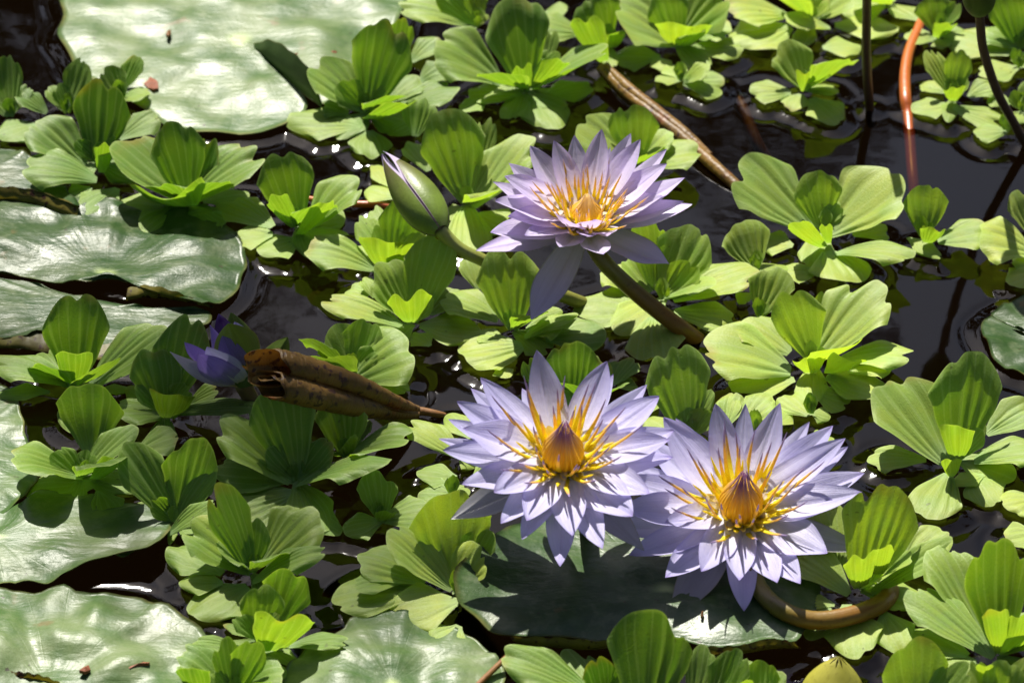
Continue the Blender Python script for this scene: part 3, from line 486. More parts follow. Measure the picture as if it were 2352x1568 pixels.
p2 = pad('lily_pad', 'broad glossy pad with puckered veins above a small pool of water', (245, 640),
    [(-40, 430, 3), (80, 430, 3), (200, 455, 3), (330, 470, 3), (440, 480, 3), (520, 520, 3), (558, 560, 3), (566, 600, 3), (552, 650, 3), (525, 690, 4), (488, 702, 5), (430, 690, 9), (370, 672, 10), (318, 658, 8), (280, 648, 6), (240, 645, 5), (200, 652, 6), (120, 645, 5), (40, 628, 5), (-60, 610, 4), (-140, 520, 3)], M['pad_mid'], seed=9, bump=0.0055, veins=40)
strip('turned_rim', [(290, 690, 3), (340, 684, 3), (400, 690, 3), (450, 697, 3), (490, 703, 3)], [(293, 662, 7), (340, 655, 9), (400, 668, 10), (450, 688, 8), (490, 701, 4)], M['under'], p2, 0.002)
p3 = pad('lily_pad', 'low pad lying under the puckered pad with a brown spotted rim', (210, 712),
    [(-60, 640, 2.4), (40, 642, 2.4), (100, 658, 2.4), (160, 676, 2.2), (230, 690, 2.2), (300, 702, 2.4), (380, 708, 2.4), (470, 712, 2.4), (486, 735, 2.4), (430, 762, 2.4), (330, 785, 3), (240, 795, 4), (170, 790, 5), (105, 764, 6), (40, 772, 6), (-60, 780, 5), (-120, 710, 3)], M['pad_mid'], seed=14, bump=0.0016, zc=0.0026)
strip('spotted_rim', [(-20, 800, 2), (40, 800, 2), (90, 806, 2), (140, 812, 2), (230, 826, 2), (280, 815, 2)], [(-20, 778, 6), (40, 772, 6), (90, 765, 6), (140, 778, 6), (230, 790, 5), (290, 785, 4)], M['under'], p3, 0.002)
p4 = pad('lily_pad', 'pale pad edge cut by the frame behind the clean leaf shadow', (-120, 1030),
    [(-200, 880, 3), (-60, 865, 3), (20, 890, 3), (50, 950, 3), (62, 1010, 3), (88, 1060, 4), (82, 1110, 4), (50, 1150, 4), (0, 1180, 4), (-80, 1195, 3), (-200, 1180, 3), (-280, 1020, 3)], M['pad'], seed=22, bump=0.003)
p4b = pad('lily_pad', 'pale pad with an upturned smooth rim below the vee leaved rosette', (-10, 1240),
    [(-200, 1170, 3), (-60, 1175, 3), (40, 1160, 3), (110, 1130, 3), (220, 1140, 3), (330, 1165, 4), (400, 1195, 4), (388, 1232, 5), (350, 1256, 9), (280, 1268, 10), (200, 1288, 10), (150, 1310, 10), (110, 1335, 8), (60, 1330, 6), (0, 1342, 4), (-120, 1350, 3), (-260, 1280, 3)], M['pad'], seed=31, bump=0.0045)
p5 = pad('lily_pad', 'large pale creased pad with jagged edge below the upturned rim', (120, 1590),
    [(-200, 1370, 3), (-80, 1350, 3), (20, 1352, 4), (80, 1362, 4), (115, 1352, 5), (150, 1348, 6), (175, 1366, 4), (215, 1362, 4), (240, 1358, 6), (280, 1366, 4), (330, 1372, 4), (350, 1388, 4), (395, 1392, 4), (430, 1420, 4), (470, 1450, 3), (500, 1500, 3), (520, 1580, 3), (480, 1680, 3), (330, 1780, 3), (100, 1830, 3), (-150, 1760, 3), (-280, 1560, 3)], M['pad'], seed=41, bump=0.0075)
strip('split_edge', [(14, 1560, 4), (60, 1556, 4), (100, 1562, 4), (150, 1580, 4)], [(20, 1541, 6), (60, 1543, 8), (105, 1553, 9), (150, 1572, 9)], M['under'], p5, 0.001)
p6 = pad('lily_pad', 'pale creased pad under the yellowish rosette at the frame bottom', (900, 1580),
    [(700, 1500, 3), (760, 1462, 3), (785, 1440, 3), (815, 1418, 3), (870, 1402, 4), (950, 1410, 4), (1040, 1440, 4), (1095, 1470, 3), (1140, 1510, 3), (1160, 1540, 3), (1140, 1620, 3), (1050, 1700, 3), (900, 1740, 3), (720, 1710, 3), (640, 1620, 3), (650, 1550, 3)], M['pad'], seed=55, bump=0.0065)
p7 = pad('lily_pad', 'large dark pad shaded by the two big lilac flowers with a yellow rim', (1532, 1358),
    [(1040, 1338, 17), (1052, 1296, 19), (1085, 1258, 19), (1140, 1222, 17), (1230, 1190, 10), (1360, 1165, 6), (1500, 1160, 5), (1660, 1185, 5), (1790, 1240, 5), (1870, 1310, 5), (1880, 1390, 6), (1850, 1450, 8), (1822, 1474, 8), (1770, 1468, 9), (1700, 1482, 9), (1628, 1486, 8), (1540, 1462, 8), (1460, 1466, 8), (1380, 1470, 8), (1270, 1462, 8), (1190, 1462, 8), (1125, 1448, 9), (1080, 1405, 12), (1052, 1375, 15)], M['pad_shade'], seed=63, zc=0.009, bump=0.0028)  # pad green darkened in the material to paint in the flowers' shade
strip('yellow_rim', [(1640, 1507, 4), (1700, 1502, 4), (1770, 1490, 4), (1840, 1488, 4)], [(1626, 1484, 9), (1700, 1481, 9.5), (1770, 1467, 9.5), (1824, 1473, 9)], M['under'], p7, 0.001)
strip('yellow_rim', [(1190, 1476, 3), (1270, 1486, 3), (1360, 1492, 3), (1440, 1480, 3)], [(1170, 1462, 8), (1270, 1463, 9), (1380, 1471, 9), (1470, 1465, 9)], M['under'], p7, 0.001)
p8 = pad('lily_pad', 'glossy grey edged pad with a slit at the frame edge by slate water', (2420, 790),
    [(2275, 722, 4), (2252, 745, 4), (2262, 775, 4), (2272, 800, 3.5), (2285, 826, 3.5), (2310, 845, 3.5), (2345, 856, 3.5), (2420, 880, 3.5), (2560, 860, 3.5), (2620, 760, 3.5), (2560, 660, 3.5), (2440, 640, 3.5), (2340, 680, 3.5), (2300, 702, 4), (2276, 716, 4), (2320, 742, 3.5), (2352, 757, 3.5), (2400, 782, 3.5), (2350, 764, 3.5), (2310, 745, 3.5)], M['pad_mid'], seed=71, bump=0.0035)
p9 = pad('lily_pad', 'small grey green pad with a raised brown rim at the frame edge', (-60, 420),
    [(-200, 340, 3), (-80, 325, 3), (0, 340, 3), (50, 348, 3), (90, 375, 3), (120, 400, 3), (140, 425, 4), (170, 452, 8), (183, 472, 10), (140, 458, 11), (90, 440, 12), (30, 430, 12), (-60, 428, 10), (-180, 440, 4)], M['pad_mid'], seed=83, bump=0.0016)
strip('brown_rim', [(-40, 462, 3), (0, 463, 3), (60, 470, 3), (120, 488, 3), (172, 503, 3)], [(-40, 428, 11), (0, 428, 12), (60, 433, 12), (120, 449, 11), (184, 473, 9)], M['under'], p9, 0.002)

# ------------------------------------------------------------------ flowers
def petal(name, parent, B, T, wpx, n, mat, r, cup=0.22, bow=0.06, lo=0.5, blunt=0.0):
    a = T - B; L = a.length; ad = a / L; s = ad.cross(n).normalized(); nn = s.cross(ad)
    if nn.dot(n) < 0: nn = -nn
    Wd = min(app_width(s, B + a * 0.5, ad, wpx * 1.07, lo) * 0.5, L * 0.30)
    NU, NV = 17, 26; u = np.linspace(-1, 1, NU)[None, :]; v = np.linspace(0, 1, NV)[:, None]
    pk = r.uniform(0.46, 0.56); prof = np.where(v < pk, 0.42 + 0.58 * np.sin(np.pi * 0.5 * np.clip(v / pk, 0, 1)), np.cos(np.pi * 0.5 * np.clip((v - pk) / (1 - pk), 0, 1)) ** (0.95 - blunt))
    prof = np.maximum(prof, 0.012)
    xx = u * prof * Wd * (1 + 0.03 * np.sin(9 * v + r.uniform(0, 6))); yy = v * L + 0 * u
    zz = cup * Wd * prof * (np.abs(u) ** 1.7) - bow * L * np.sin(np.pi * v) * 1.0 + 0.05 * Wd * np.sin(u * 5 + r.uniform(0, 6)) * np.sin(np.pi * v) + r.uniform(-0.12, 0.12) * xx
    zz = zz + Wd * 0.035 * np.sin(v * 13 + u * 2 + r.uniform(0, 6)) * np.abs(u) ** 2
    zz = zz - 0.10 * Wd * (np.abs(u) < 0.07) * np.sin(np.pi * v)
    P = n3(B) + xx[..., None] * n3(s) + yy[..., None] * n3(ad) + zz[..., None] * n3(nn)
    return mesh(name, P.reshape(-1, 3), grid_faces(NV, NU), mat, parent, np.stack(np.broadcast_arrays(u, v), -1).reshape(-1, 2))
def solve_petal(B, x, y, n, el0, L0):
    d = ray(x, y); t0 = (B - CP).dot(CF); ts = np.linspace(t0 - 0.09, t0 + 0.09, 361); P = n3(CP) + ts[:, None] * n3(d); D = P - n3(B)
    ln = np.linalg.norm(D, axis=1); el = np.degrees(np.arcsin(np.clip(D @ n3(n) / np.maximum(ln, 1e-6), -1, 1)))
    return Vector(P[int(np.argmin(((el - el0) / 9) ** 2 + ((ln - L0) / (0.16 * L0)) ** 2 + (P[:, 2] < 0.004) * 50))])
def flower(label, reg, cx, cy, z, n, spec, mats, cone_h, cone_r, cone_mat, nst, st_len, el_in, seed, stem_pts, st_mat):
    r = random.Random(seed); X, Y = co(reg, cx, cy); C = pix(X, Y, z); n = n.normalized(); sc = OFF[reg][2]; k = 1 / scale_at(C)
    root = empty('water_lily_flower', (C.x, C.y, 0)); tag(root, label, 'flower', 'open lilac water lilies')
    e1 = n.cross(Vector((0, 1, 0.3))).normalized(); e2 = n.cross(e1)
    for it in spec.split(';'):
        q = [w.strip() for w in it.split(',')]
        if len(q) < 3: continue
        x, y = co(reg, float(q[0]), float(q[1])); w = float(q[2]) * sc; kind = q[3] if len(q) > 3 else 'p'
        el0, hgt, inset = dict(p=(10, 0.0, 0.003), i=(el_in, 0.004, 0.002), b=(2, -0.002, 0.004), s=(-6, -0.004, 0.004), h=(55, 0.003, 0.006))[kind]
        if len(q) > 4: el0 = float(q[4])
        L0 = max(math.hypot(x - X, y - Y) * k * 1.02, 0.032)
        if kind != 'h': L0 = max(L0, dict(p=0.058, i=0.048, b=0.060, s=0.062)[kind])
        T = solve_petal(C + n * hgt, x, y, n, el0, L0); dv = T - C; dv = (dv - n * dv.dot(n)); dv = dv.normalized() if dv.length > 1e-4 else e1
        B = C + n * hgt + dv * inset
        if kind == 's': petal('sepal', root, B, T, w, n, mats[1], r, 0.25, 0.03, 0.5)
        else: petal('petal', root, B, T, w, n, mats[0], r, 0.30 if kind != 'b' else 0.22, 0.05 if kind != 'h' else 0.10, 0.5, 0.12)
    # the closed cone of inner stamens
    def prof(v): return cone_r * (0.78 + 0.40 * math.sin(math.pi * min(1, v * 1.25 + 0.05)) ** 1.0) * (1 - max(0, (v - 0.30) / 0.70) ** 1.5 * 0.83)
    NS = 22
    tube('receptacle', [C + n * (cone_h * 0.2 * j / 3 - 0.004) for j in range(4)], [cone_r * 0.7, cone_r * 0.95, cone_r * 0.8, cone_r * 0.3], M['cone_core'], root, 10, 18)
    for q in range(NS):
        an = 2 * math.pi * q / NS + r.uniform(-0.05, 0.05); V, UV = [], []; tipx = r.uniform(0.96, 1.06)
        for j in range(12):
            v = j / 11; rr = prof(v); c0 = C + n * (cone_h * v * tipx - 0.002); wa = 2 * math.pi / NS * (0.56 if v < 0.85 else 0.5)
            for i in range(5):
                uu = i / 4; aa = an + (uu - 0.5) * 2 * wa; rad = rr * (1.0 + 0.10 * math.sin(math.pi * uu)) + 0.0002
                V.append(c0 + (e1 * math.cos(aa) + e2 * math.sin(aa)) * rad); UV.append((uu, v))
        mesh('inner_stamen', V, grid_faces(12, 5), cone_mat, root, UV)
    # the yellow disc of joined stamen feet
    V, UV = [], []
    for j in range(8):
        v = j / 7
        for i in range(96):
            aa = 2 * math.pi * i / 96; lobe = 0.5 + 0.5 * math.cos(aa * 17 + 2 * math.sin(aa * 3)); rad = cone_r * (0.9 + v * (0.72 + 0.5 * lobe)); hh = 0.0035 + 0.004 * v * v + 0.0012 * lobe * v
            V.append(C + (e1 * math.cos(aa) + e2 * math.sin(aa)) * rad + n * hh); UV.append((i / 96, v))
    mesh('stamen_disc', V, grid_faces(8, 96, True), M['disc'], root, UV)
    # the open stamens, then the broad yellow feet of the outermost ones
    for q in range(nst + 18):
        foot = q >= nst; ringk = q % 3; cnt = 18 if foot else nst
        an = 2 * math.pi * q / cnt + r.uniform(-0.12, 0.12); dr = e1 * math.cos(an) + e2 * math.sin(an); ln = st_len * (1.0 - 0.16 * ringk) * r.uniform(0.80, 1.12)
        el = math.radians((36, 50, 64)[ringk] + r.uniform(-9, 9))
        if foot: ln = st_len * r.uniform(0.36, 0.58); el = math.radians(r.uniform(22, 52))
        b0 = C + dr * (cone_r * (1.26 - 0.1 * ringk)) + n * 0.0035; ax = dr * math.cos(el) + n * math.sin(el); sd = ax.cross(n).normalized(); nrm = sd.cross(ax)
        V, UV = [], []; cv = r.uniform(0.10, 0.26); bend = r.uniform(-0.10, 0.10); mj = 13
        for j in range(mj):
            v = j / (mj - 1); cpt = b0 + ax * (ln * v) - n * (ln * cv * math.sin(math.pi * min(v, 0.75) / 0.75) * 0.5) + sd * (ln * bend * v * v)
            if v > 0.7: cpt = cpt + (n * 0.7 - dr * 0.5) * (ln * 0.5 * (v - 0.7) ** 1.6)
            w = (0.0020 if not foot else 0.0032) * (1 - v) ** 2.2 + 0.00062 * (1 - 0.55 * max(0, (v - 0.6) / 0.4)) * min(1, (1.02 - v) / 0.06 if v > 0.96 else 1) + 0.00003; th = min(w, 0.0005)
            for i in range(7):
                aa = 2 * math.pi * i / 7; V.append(cpt + sd * (w * math.cos(aa)) + nrm * (th * math.sin(aa))); UV.append((i / 7, v))
        mesh('stamen', V, grid_faces(mj, 7, True), M['stamen_b'] if foot else st_mat, root, UV)
    tube('stem', [C - n * 0.0035] + stem_pts, [0.0044, 0.0044, 0.0046, 0.0047, 0.0047], M['stem'], root, 40, 16)
    return root
M['cone_core'] = m_plain('receptacle', (0.95, 0.62, 0.03))
TILT = Vector((0.03, -0.27, 1))
F2 = flower('lilac lily with a fat orange cone standing high over the dark pad', 'S', 868, 815, 0.062, TILT,
    '690,35,230,p,26; 1180,113,240,p,24; 1225,200,140,b; 300,228,200,p; 232,300,170,b; 1460,275,180,b; 1545,355,230,p; 135,393,200,p; 75,515,140,b; 178,580,270,i; 5,650,120,b; 38,730,200,p; 1650,595,210,p; 1620,660,190,i,16; 1640,780,190,b; 168,970,200,p; 392,1025,200,i,14; 440,1240,200,p; 620,1222,230,i,14; 588,1352,190,b; 855,1540,190,b; 937,1328,230,i,12; 1150,1418,220,p; 1360,1190,260,p; 1480,1035,240,i,12; 92,1212,200,s; 1440,1430,190,s; 590,300,130,b; 1390,1010,150,b',
    (M['petal'], M['sepal']), 0.0330, 0.0081, M['cone'], 36, 0.034, 16, 5, [pix(1330, 1110, 0.055), pix(1340, 1160, 0.03), pix(1350, 1200, 0.008), pix(1355, 1230, -0.03)], M['stamen'])
F3 = flower('lilac lily with a dark violet tipped cone on a thick curved stem', 'T', 955, 800, 0.031, Vector((0.0, -0.25, 1)),
    '788,57,225,p,26; 992,58,160,b,22; 1228,52,210,p,25; 433,152,270,p,22; 517,158,180,b; 1428,180,160,b; 1588,207,220,p; 1675,293,200,i,18; 1692,350,160,b; 333,308,200,b; 1803,530,190,p; 1785,660,200,i,14; 168,455,160,b; 115,555,200,p; 128,777,220,i,14; 58,910,190,b; 196,1090,190,p; 442,868,170,i,20; 447,1242,230,p; 690,1200,210,i,14; 950,1262,220,i,12; 982,1470,200,b; 1205,1277,220,p; 1365,1285,210,p; 1550,1077,260,p; 1612,733,200,i,10; 478,1527,240,s; 1822,1056,190,s',
    (M['petal'], M['sepal']), 0.0340, 0.0085, M['cone'], 34, 0.035, 16, 8, [pix(1728, 1310, 0.017), pix(1752, 1362, 0.015), pix(1800, 1403, 0.014), pix(1870, 1424, 0.011), pix(1950, 1414, 0.010), pix(2020, 1388, 0.008), pix(2046, 1360, 0.002), pix(2052, 1345, -0.02)], M['stamen'])
F1 = flower('pinkish lilac lily with a plain yellow heart held up on a slanting stem', 'U', 940, 790, 0.060, Vector((0.05, -0.06, 1)),
    '518,197,200,p,30; 700,157,180,i,36; 855,118,180,p,36; 1065,70,190,i,36; 1288,102,180,p,34; 1362,150,180,i,34; 1130,210,110,b,30; 1563,222,160,p,24; 1562,335,180,i,28; 352,328,180,p,24; 322,430,180,i,26; 232,473,160,p,16; 1703,440,160,p,18; 1532,580,170,i,20; 1692,622,150,p,10; 250,618,170,i,20; 345,740,150,i,14; 212,860,180,p,8; 475,882,150,i,8; 745,972,170,h,35; 960,880,150,h,45; 1082,1025,170,b,4; 1000,765,170,h,75; 760,745,170,h,70; 1150,860,160,h,40; 1757,645,170,s,4; 103,998,170,s,0; 1585,1102,210,s,-10; 523,1532,250,s,-25',
    (M['petal_pale'], M['sepal_lilac']), 0.0210, 0.0075, M['cone_y'], 72, 0.027, 30, 13, [pix(1378, 590, 0.047), pix(1425, 640, 0.034), pix(1500, 705, 0.018), pix(1580, 765, 0.004), pix(1650, 815, -0.02)], M['stamen_y'])

# ------------------------------------------------------------------ buds
def sector(name, parent, B, T, R, a0, half, mat, flare=0.0, k=1.0, tip=1.0, off=1.0):
    ax = (T - B); L = ax.length * tip; ax.normalize(); e1 = ax.cross(Vector((0, 0, 1))).normalized(); e2 = ax.cross(e1); V, UV = [], []
    for j in range(20):
        v = j / 19; rr = R * off * (math.sin(math.pi * min(1, (v * 0.965 + 0.035)) ** 0.72) ** 0.85) * k + flare * R * v ** 2
        hw = half * (1 - max(0, (v - 0.45) / 0.55) ** 1.8) + 0.02
        for i in range(11):
            u = i / 5 - 1; a = a0 + u * hw; p = B + ax * (L * v) + (e1 * math.cos(a) + e2 * math.sin(a)) * (rr * (1 + 0.02 * (1 - u * u))); V.append(p); UV.append((u, v))
    return mesh(name, V, grid_faces(20, 11), mat, parent, UV)
Bb, Bt = pix(1014, 531, 0.052), pix(880, 352, 0.066)
b1 = empty('water_lily_bud', (Bb.x, Bb.y, 0)); tag(b1, 'closed olive green pointed bud with a sliver of lilac showing', 'flower bud')
for q in range(4): sector('sepal', b1, Bb, Bt, 0.0124, 0.35 + q * math.pi / 2, 0.73, M['bud'], 0.03)
for q in range(5): sector('petal', b1, Bb + (Bt - Bb) * 0.06, Bt, 0.0124, 1.15 + q * 1.256, 0.66, M['petal_pale'], 0.05, 1.0, 1.0 + 0.02 * (q % 2), 0.88)
tube('stem', [Bb + (Bt - Bb) * 0.03, pix(1030, 548, 0.047), pix(1062, 575, 0.041), pix(1110, 598, 0.034), pix(1200, 640, 0.022), pix(1320, 690, 0.008), pix(1390, 715, -0.02)], [0.0042, 0.0036, 0.0036, 0.0038, 0.004], M['stem_g'], b1, 36, 12)
V0 = pix(560, 890, 0.022)
b2 = empty('water_lily_bud', (V0.x, V0.y, 0)); tag(b2, 'half open violet bud with dark green sepals beside the spotted withered leaf', 'flower bud')
ax2 = (pix(490, 740, 0.055) - V0).normalized(); rb = random.Random(4)
FW = (-CF).normalized()
for x, y, z, w, dx, dz, nv, mt, nm in [(532, 724, 50, 62, 26, 0, -FW, 'sepal_green', 'sepal'), (655, 778, 42, 55, 34, 4, -FW, 'sepal_green', 'sepal'), (526, 748, 68, 92, 16, 10, -FW, 'sepal_green', 'sepal'), (400, 811, 50, 52, -8, 2, ax2, 'sepal_lilac', 'sepal'),
        (431, 789, 54, 56, -2, 2, ax2, 'violet', 'petal'), (487, 752, 56, 50, 4, 4, ax2, 'violet', 'petal'), (505, 727, 55, 56, 10, 0, FW, 'violet_dark', 'petal'), (514, 776, 60, 58, 8, 6, ax2, 'violet', 'petal'), (512, 732, 50, 48, 14, 0, FW, 'violet_dark', 'petal'), (540, 745, 54, 60, 26, 2, -FW, 'petal', 'petal'), (462, 815, 58, 52, 0, 6, ax2, 'violet', 'petal'), (480, 800, 60, 56, 4, 7, ax2, 'petal', 'petal')]:
    x, y, w = 560 + (x - 560) * 1.06, 890 + (y - 890) * 1.04, w * 1.15; T = pix(x, y, z / 1000); B0 = pix(555 + dx, 888, 0.020 + dz / 1000); petal(nm, b2, B0, T, w, nv, M[mt], rb, 0.30, 0.10 if nv is ax2 else -0.06, 0.55, 0.15)
tube('stem', [V0 + ax2 * 0.003, V0 - ax2 * 0.012 + Vector((0.004, 0, -0.008)), Vector((V0.x + 0.012, V0.y - 0.004, -0.02))], [0.0045, 0.004, 0.004], M['stem_d'], b2, 16, 12)
# the round speckled bud at the bottom
YC = pix(1910, 1580, 0.006); yb = empty('water_lily_bud', (YC.x, YC.y, 0)); tag(yb, 'round yellow green bud speckled black afloat at the frame bottom', 'flower bud')
for q in range(4): sector('sepal', yb, Vector((YC.x, YC.y, -0.012)), Vector((YC.x + 0.003, YC.y + 0.006, 0.021)), 0.0150, 0.5 + q * math.pi / 2, 0.90, M['ybud'], 0.0, 1.0)
for q in range(4): sector('petal', yb, Vector((YC.x, YC.y, -0.012)), Vector((YC.x + 0.003, YC.y + 0.006, 0.021)), 0.0148, 1.28 + q * math.pi / 2, 1.2, M['ybud'], 0.0, 1.0)
for q in range(20): EDGE.append((YC.x + 0.0155 * math.cos(q / 20 * 6.28), YC.y + 0.0155 * math.sin(q / 20 * 6.28), 0))
# ------------------------------------------------------------------ stems, rolled leaves, twigs
def stem(name, label, pts, rad, mat, cat='stem', n=40):
    P = [pix(x, y, z / 1000) for x, y, z in pts]; o = empty(name, (P[-1].x, P[-1].y, 0)); tag(o, label, cat); tube('stalk', P, rad, M[mat], o, n, 14)
    for i in range(len(P) - 1):
        if P[i].z * P[i + 1].z <= 0:
            p = P[i].lerp(P[i + 1], P[i].z / (P[i].z - P[i + 1].z)); rr = rad[min(i, len(rad) - 1)]
            for q in range(10): EDGE.append((p.x + rr * math.cos(q * 0.628), p.y + rr * math.sin(q * 0.628), 0))
    return o
stem('lily_shoot', 'straight dark brown stem standing upright in the water', [(1992, -60, 130), (1991, 20, 95), (1990, 110, 58), (1993, 190, 26), (1998, 250, 0.5), (2001, 285, -16)], [0.0026, 0.0027, 0.0028], 'stem_d')
sb = stem('lily_shoot', 'bent dark brown stem carrying a dark green bud', [(2250, 25, 122), (2252, 60, 108), (2260, 120, 84), (2292, 215, 48), (2330, 285, 20), (2362, 342, -2), (2380, 370, -16)], [0.0026, 0.0027, 0.0028], 'stem_d')
tb0, tb1 = pix(2250, 28, 0.120), pix(2247, -75, 0.160)
for q in range(4): sector('bud_sepal', sb, tb0, tb1, 0.0092, q * math.pi / 2, 0.86, M['bud'])
stem('lily_shoot', 'glossy orange stem curving into the dark water', [(2118, 40, 2), (2108, 70, 4), (2088, 118, 5), (2079, 170, 5), (2080, 225, 4), (2085, 262, -1), (2090, 320, -5), (2096, 400, -9), (2104, 480, -20)], [0.0030, 0.0034, 0.0036, 0.0034, 0.0034], 'stem_o')
def roll(name, label, paths, mat):
    P0 = pix(*paths[0][0][-1][:2], 0.0); root = empty(name, (P0.x, P0.y, 0)); tag(root, label, 'withered leaf')
    for pts, rads, turns, ph in paths:
        C = spline([n3(pix(x, y, z / 1000)) for x, y, z in pts], 44); T = np.gradient(C, axis=0); R = np.interp(np.linspace(0, 1, 44), np.linspace(0, 1, len(rads)), rads); V, UV = [], []; seg = 34
        for j in range(44):
            t = T[j] / np.linalg.norm(T[j]); e1 = np.cross(t, (0, 0, 1)); e1 /= np.linalg.norm(e1); e2 = np.cross(t, e1)
            rag = 0.10 * math.sin(j * 1.9) * (j < 4)
            for i in range(seg):
                a = ph + i / (seg - 1) * 2 * math.pi * turns; rr = R[j] * (1 - 0.42 * (i / (seg - 1)) ** 1.4 + 0.03 * math.sin(j * 1.7 + i)) + rag * R[j] * math.sin(i * 0.7)
                V.append(C[j] + rr * (math.cos(a) * e1 + math.sin(a) * e2) + t * (R[j] * max(0, 1 - j / 9) * (0.9 * math.cos(a * 1.0 + 0.6) + 0.25 * math.sin(a * 3.3)))); UV.append((i / seg, j / 43))
        mesh('rolled_blade', V, grid_faces(44, seg), M[mat], root, UV)
    return root
rl = roll('rolled_leaf', 'brown spotted withered leaf rolled into twin tubes beside the violet bud',
     [([(612, 842, 61), (660, 843, 58), (730, 860, 49), (820, 888, 35), (900, 922, 18), (958, 942, 4)], [0.0102, 0.0098, 0.0088, 0.0074, 0.0053, 0.0030], 1.35, 0.4),
      ([(618, 884, 54), (668, 896, 50), (740, 915, 40), (830, 936, 25), (900, 948, 11), (958, 952, 3)], [0.0076, 0.0082, 0.0076, 0.0064, 0.0046, 0.0026], 1.4, 2.6)], 'roll')
tube('stalk', [pix(945, 944, 0.003), pix(975, 945, 0.003), pix(1010, 952, 0.001), pix(1035, 960, -0.01)], [0.0028, 0.002, 0.0018], M['twig'], rl, 14, 10)
rs = roll('rolled_leaf', 'long thin brown leaf rolled like a cane slanting into the water',
     [([(1376, 152, 8), (1430, 208, 7), (1490, 258, 6), (1560, 312, 4), (1620, 365, 3), (1690, 428, 0), (1770, 500, -6)], [0.0030, 0.0042, 0.0046, 0.0050, 0.0048, 0.0044, 0.0040], 1.25, 0.8),
      ([(1388, 150, 9), (1442, 203, 9), (1504, 254, 7), (1572, 308, 5), (1628, 360, 2)], [0.0026, 0.0038, 0.0042, 0.0040, 0.0030], 1.25, 3.2)], 'roll')
stem('twig', 'thin glossy orange twig afloat beneath the rosette with curled yellow leaves', [(690, 452, 2), (730, 460, 2.5), (800, 468, 2.5), (860, 470, 2.5), (900, 476, 1)], [0.0014, 0.0020, 0.0021, 0.0020], 'stem_o', 'twig')
stem('twig', 'thin pale brown stalk at the frame bottom beside the shaded rosette', [(1085, 1585, 6), (1120, 1550, 7), (1165, 1508, 8), (1190, 1490, 8)], [0.0014, 0.0014, 0.0016], 'twig', 'twig')
stem('submerged_shoot', 'dark reddish stem showing beneath the water near the rolled cane', [(1690, 215, -16), (1712, 260, -20), (1740, 330, -30), (1780, 400, -45)], [0.003, 0.0035, 0.004], 'stem_d', 'stem')
def chip(label, pts, z, mat='brown', th=0.0009):
    P = [pix(x, y, z) for x, y in pts]; n = len(P); c = sum(P, Vector()) / n; o = empty('leaf_fragment', (c.x, c.y, 0)); tag(o, label, 'leaf fragment')
    V = [p + Vector((0, 0, th * (0.4 if i % 2 else 1.2))) for i, p in enumerate(P)] + [c + Vector((0, 0, th * 2.2))] + [p - Vector((0, 0, th)) for p in P]
    F = [(i, (i + 1) % n, n) for i in range(n)] + [(i, i + n + 1, (i + 1) % n + n + 1, (i + 1) % n) for i in range(n)]; mesh('blade', V, F, M[mat], o, smooth=False)
chip('reddish brown leaf chip lying on the big pale pad', [(331, 197), (334, 186), (345, 180), (357, 183), (363, 193), (364, 204), (352, 208), (340, 203)], 0.0065)
chip('dark seed husk on the big pale pad near its heart', [(381, 82), (385, 72), (392, 71), (393, 79), (387, 86)], 0.0065, 'twig')
chip('orange brown crumb on the big pale pad by its dark flap', [(758, 122), (764, 118), (774, 121), (772, 126), (762, 127)], 0.0065)
chip('dark crumb on the big pale pad beside the orange one', [(676, 127), (682, 124), (687, 126), (684, 131), (678, 132)], 0.0065, 'twig')
chip('dark upright husk on the sunlit part of the dark pad', [(1609, 1416), (1612, 1404), (1616, 1406), (1614, 1418)], 0.0125, 'twig')
chip('reddish brown splinter on the large creased pad', [(294, 1535), (310, 1529), (330, 1523), (344, 1521), (342, 1525), (318, 1532), (298, 1538)], 0.008)
chip('curled brown scrap on the large creased pad beside the splinter', [(182, 1542), (192, 1532), (204, 1530), (208, 1538), (196, 1545)], 0.0085)

# ------------------------------------------------------------------ the pond: surface that climbs to whatever floats in it, and the mud below
xa, xb, ya, yb_, stp = -0.42, 0.42, -0.44, 0.66, 0.0019
def axis(a, b, far):
    core = np.arange(a, b, stp); return np.concatenate([[-far], np.linspace(-3, a - 0.05, 8), core, np.linspace(b + 0.05, 3, 8), [far]])
gx, gy = axis(xa, xb, 60), axis(ya, yb_, 60); NX, NY = len(gx), len(gy)
E = np.array([(e[0], e[1]) for e in EDGE]); cell = 0.004
DM = np.full((NY, NX), 9.0)
R_ = 0.014
cx0 = np.searchsorted(gx, xa); cy0 = np.searchsorted(gy, ya)
for ex, ey in E:
    if not (xa < ex < xb and ya < ey < yb_): continue
    i0 = cx0 + int((ex - R_ - xa) / stp); i1 = cx0 + int((ex + R_ - xa) / stp) + 2; j0 = cy0 + int((ey - R_ - ya) / stp); j1 = cy0 + int((ey + R_ - ya) / stp) + 2
    i0, j0, i1, j1 = max(i0, cx0), max(j0, cy0), min(i1, NX - 9), min(j1, NY - 9)
    d = np.hypot(gx[i0:i1][None, :] - ex, gy[j0:j1][:, None] - ey); DM[j0:j1, i0:i1] = np.minimum(DM[j0:j1, i0:i1], d)
Z = 0.0016 * np.exp(-DM / 0.0030) - 0.0006 * np.exp(-((DM - 0.009) / 0.003) ** 2) - 0.0006
VV = np.stack([np.broadcast_to(gx[None, :], (NY, NX)), np.broadcast_to(gy[:, None], (NY, NX)), Z], -1).reshape(-1, 3)
water = mesh('water', VV, grid_faces(NY, NX), M['water']); tag(water, 'dark still pond water reflecting a slate grey sky', 'water', kind='structure')
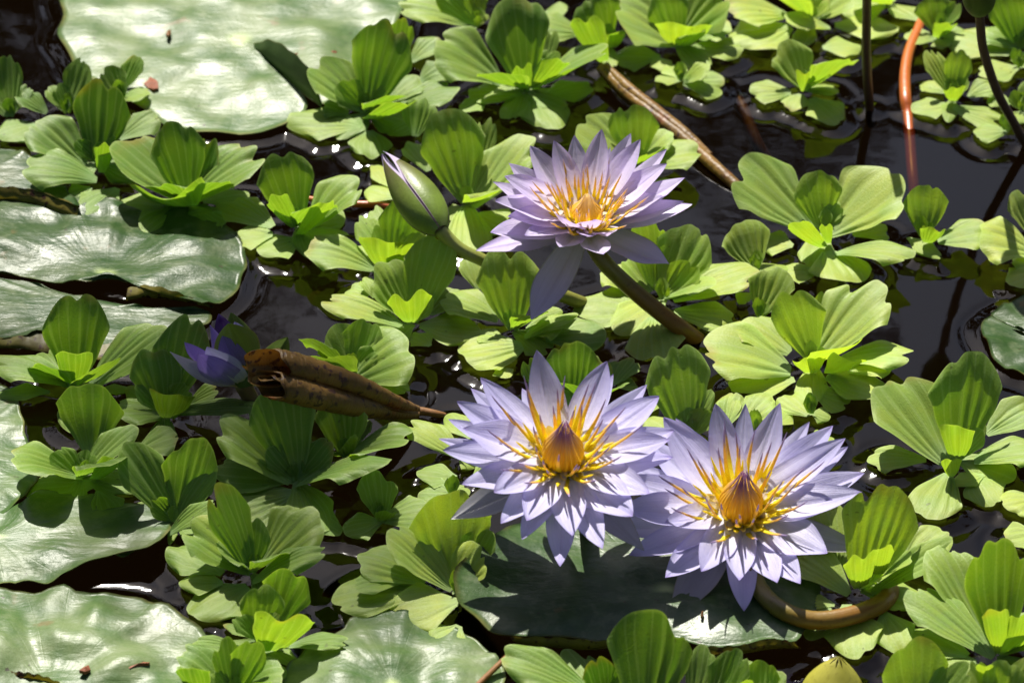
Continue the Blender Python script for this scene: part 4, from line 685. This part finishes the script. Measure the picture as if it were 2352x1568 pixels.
gb = np.array([-60, -2, -0.6, -0.3, 0, 0.3, 0.6, 2, 60.0]); BV = [(x, y, -0.35 + 0.03 * math.sin(x * 7 + y * 5) * (abs(x) < 2)) for y in gb for x in gb]
bed = mesh('pond_bed', BV, grid_faces(9, 9), M['bed']); tag(bed, 'dark brown mud bed under the pond water', 'pond bed', kind='structure')

# ------------------------------------------------------------------ far trees mirrored in the pond, and unseen foliage added to shade it
def wood():
    r = np.random.default_rng(5); C_, S_ = [], []
    for k in range(300):                                         # unseen foliage masses on the banks, added tall at the sides to cut sky light
        az = r.uniform(0, 2 * math.pi); rel = abs((az - math.pi / 2 + math.pi) % (2 * math.pi) - math.pi)      # 0 = beyond the pond
        top = 13.0 if rel > 0.8 else (2.1 + 2.6 * rel + (1.3 if math.sin(az * 17) > 0.45 else 0)); rad = r.uniform(6.0, 8.0)
        n = 130; h = r.uniform(0.3, top); c = np.array((rad * math.cos(az), rad * math.sin(az), h)); C_.append(c + r.normal(0, 0.6, (n, 3))); S_.append(np.full(n, 0.21))
    for k in range(60):                                          # boughs of the far trees
        x = r.uniform(-1.9, 1.9); top = 5.4 if x < -0.75 else 4.35; z = r.uniform(3.3, top); n = 60
        C_.append(np.array((x, r.uniform(6.6, 7.4), z)) + r.normal(0, 1, (n, 3)) * np.array((0.16, 0.2, 0.12))); S_.append(np.full(n, 0.07))
    # loose unseen leaves added in the sun's path to dapple the left side
    s = n3(SUNV)
    for q in range(38):
        x, y = r.uniform(-300, 960), r.uniform(640, 1330)
        if x > 980 - 0.25 * abs(y - 1000): continue
        C_.append((n3(pix(x, y, 0.02)) + s * r.uniform(4.2, 5.6))[None, :]); S_.append(np.array([0.034]))
    for q in range(6):
        C_.append((n3(pix(r.uniform(620, 900), r.uniform(700, 1000), 0.03)) + s * r.uniform(2.6, 3.4))[None, :]); S_.append(np.array([0.026]))
    C = np.vstack(C_); Sz = np.concatenate(S_); N = len(C); C[:, 2] = np.maximum(C[:, 2], 0.05)
    d = r.normal(size=(N, 3)); d /= np.linalg.norm(d, axis=1)[:, None]; e = np.cross(d, r.normal(size=(N, 3))); e /= np.linalg.norm(e, axis=1)[:, None]; Sz = Sz * r.uniform(0.7, 1.3, N)
    V = np.stack([C - d * Sz[:, None], C + e * Sz[:, None] * 0.5, C + d * Sz[:, None], C - e * Sz[:, None] * 0.5], 1).reshape(-1, 3)
    k = NT('wood_foliage'); cc = k.mix(k.noise(k.pos(), 1.5, 2), (0.03, 0.06, 0.015), (0.06, 0.10, 0.025)); m = k.done(k.pbr(cc, 0.6, 0.3))
    o = mesh('unseen_shade_woods', V, [(4 * i, 4 * i + 1, 4 * i + 2, 4 * i + 3) for i in range(N)], m); tag(o, 'far trees mirrored in the pond with unseen foliage added to shade it', 'woods', kind='stuff')
wood()
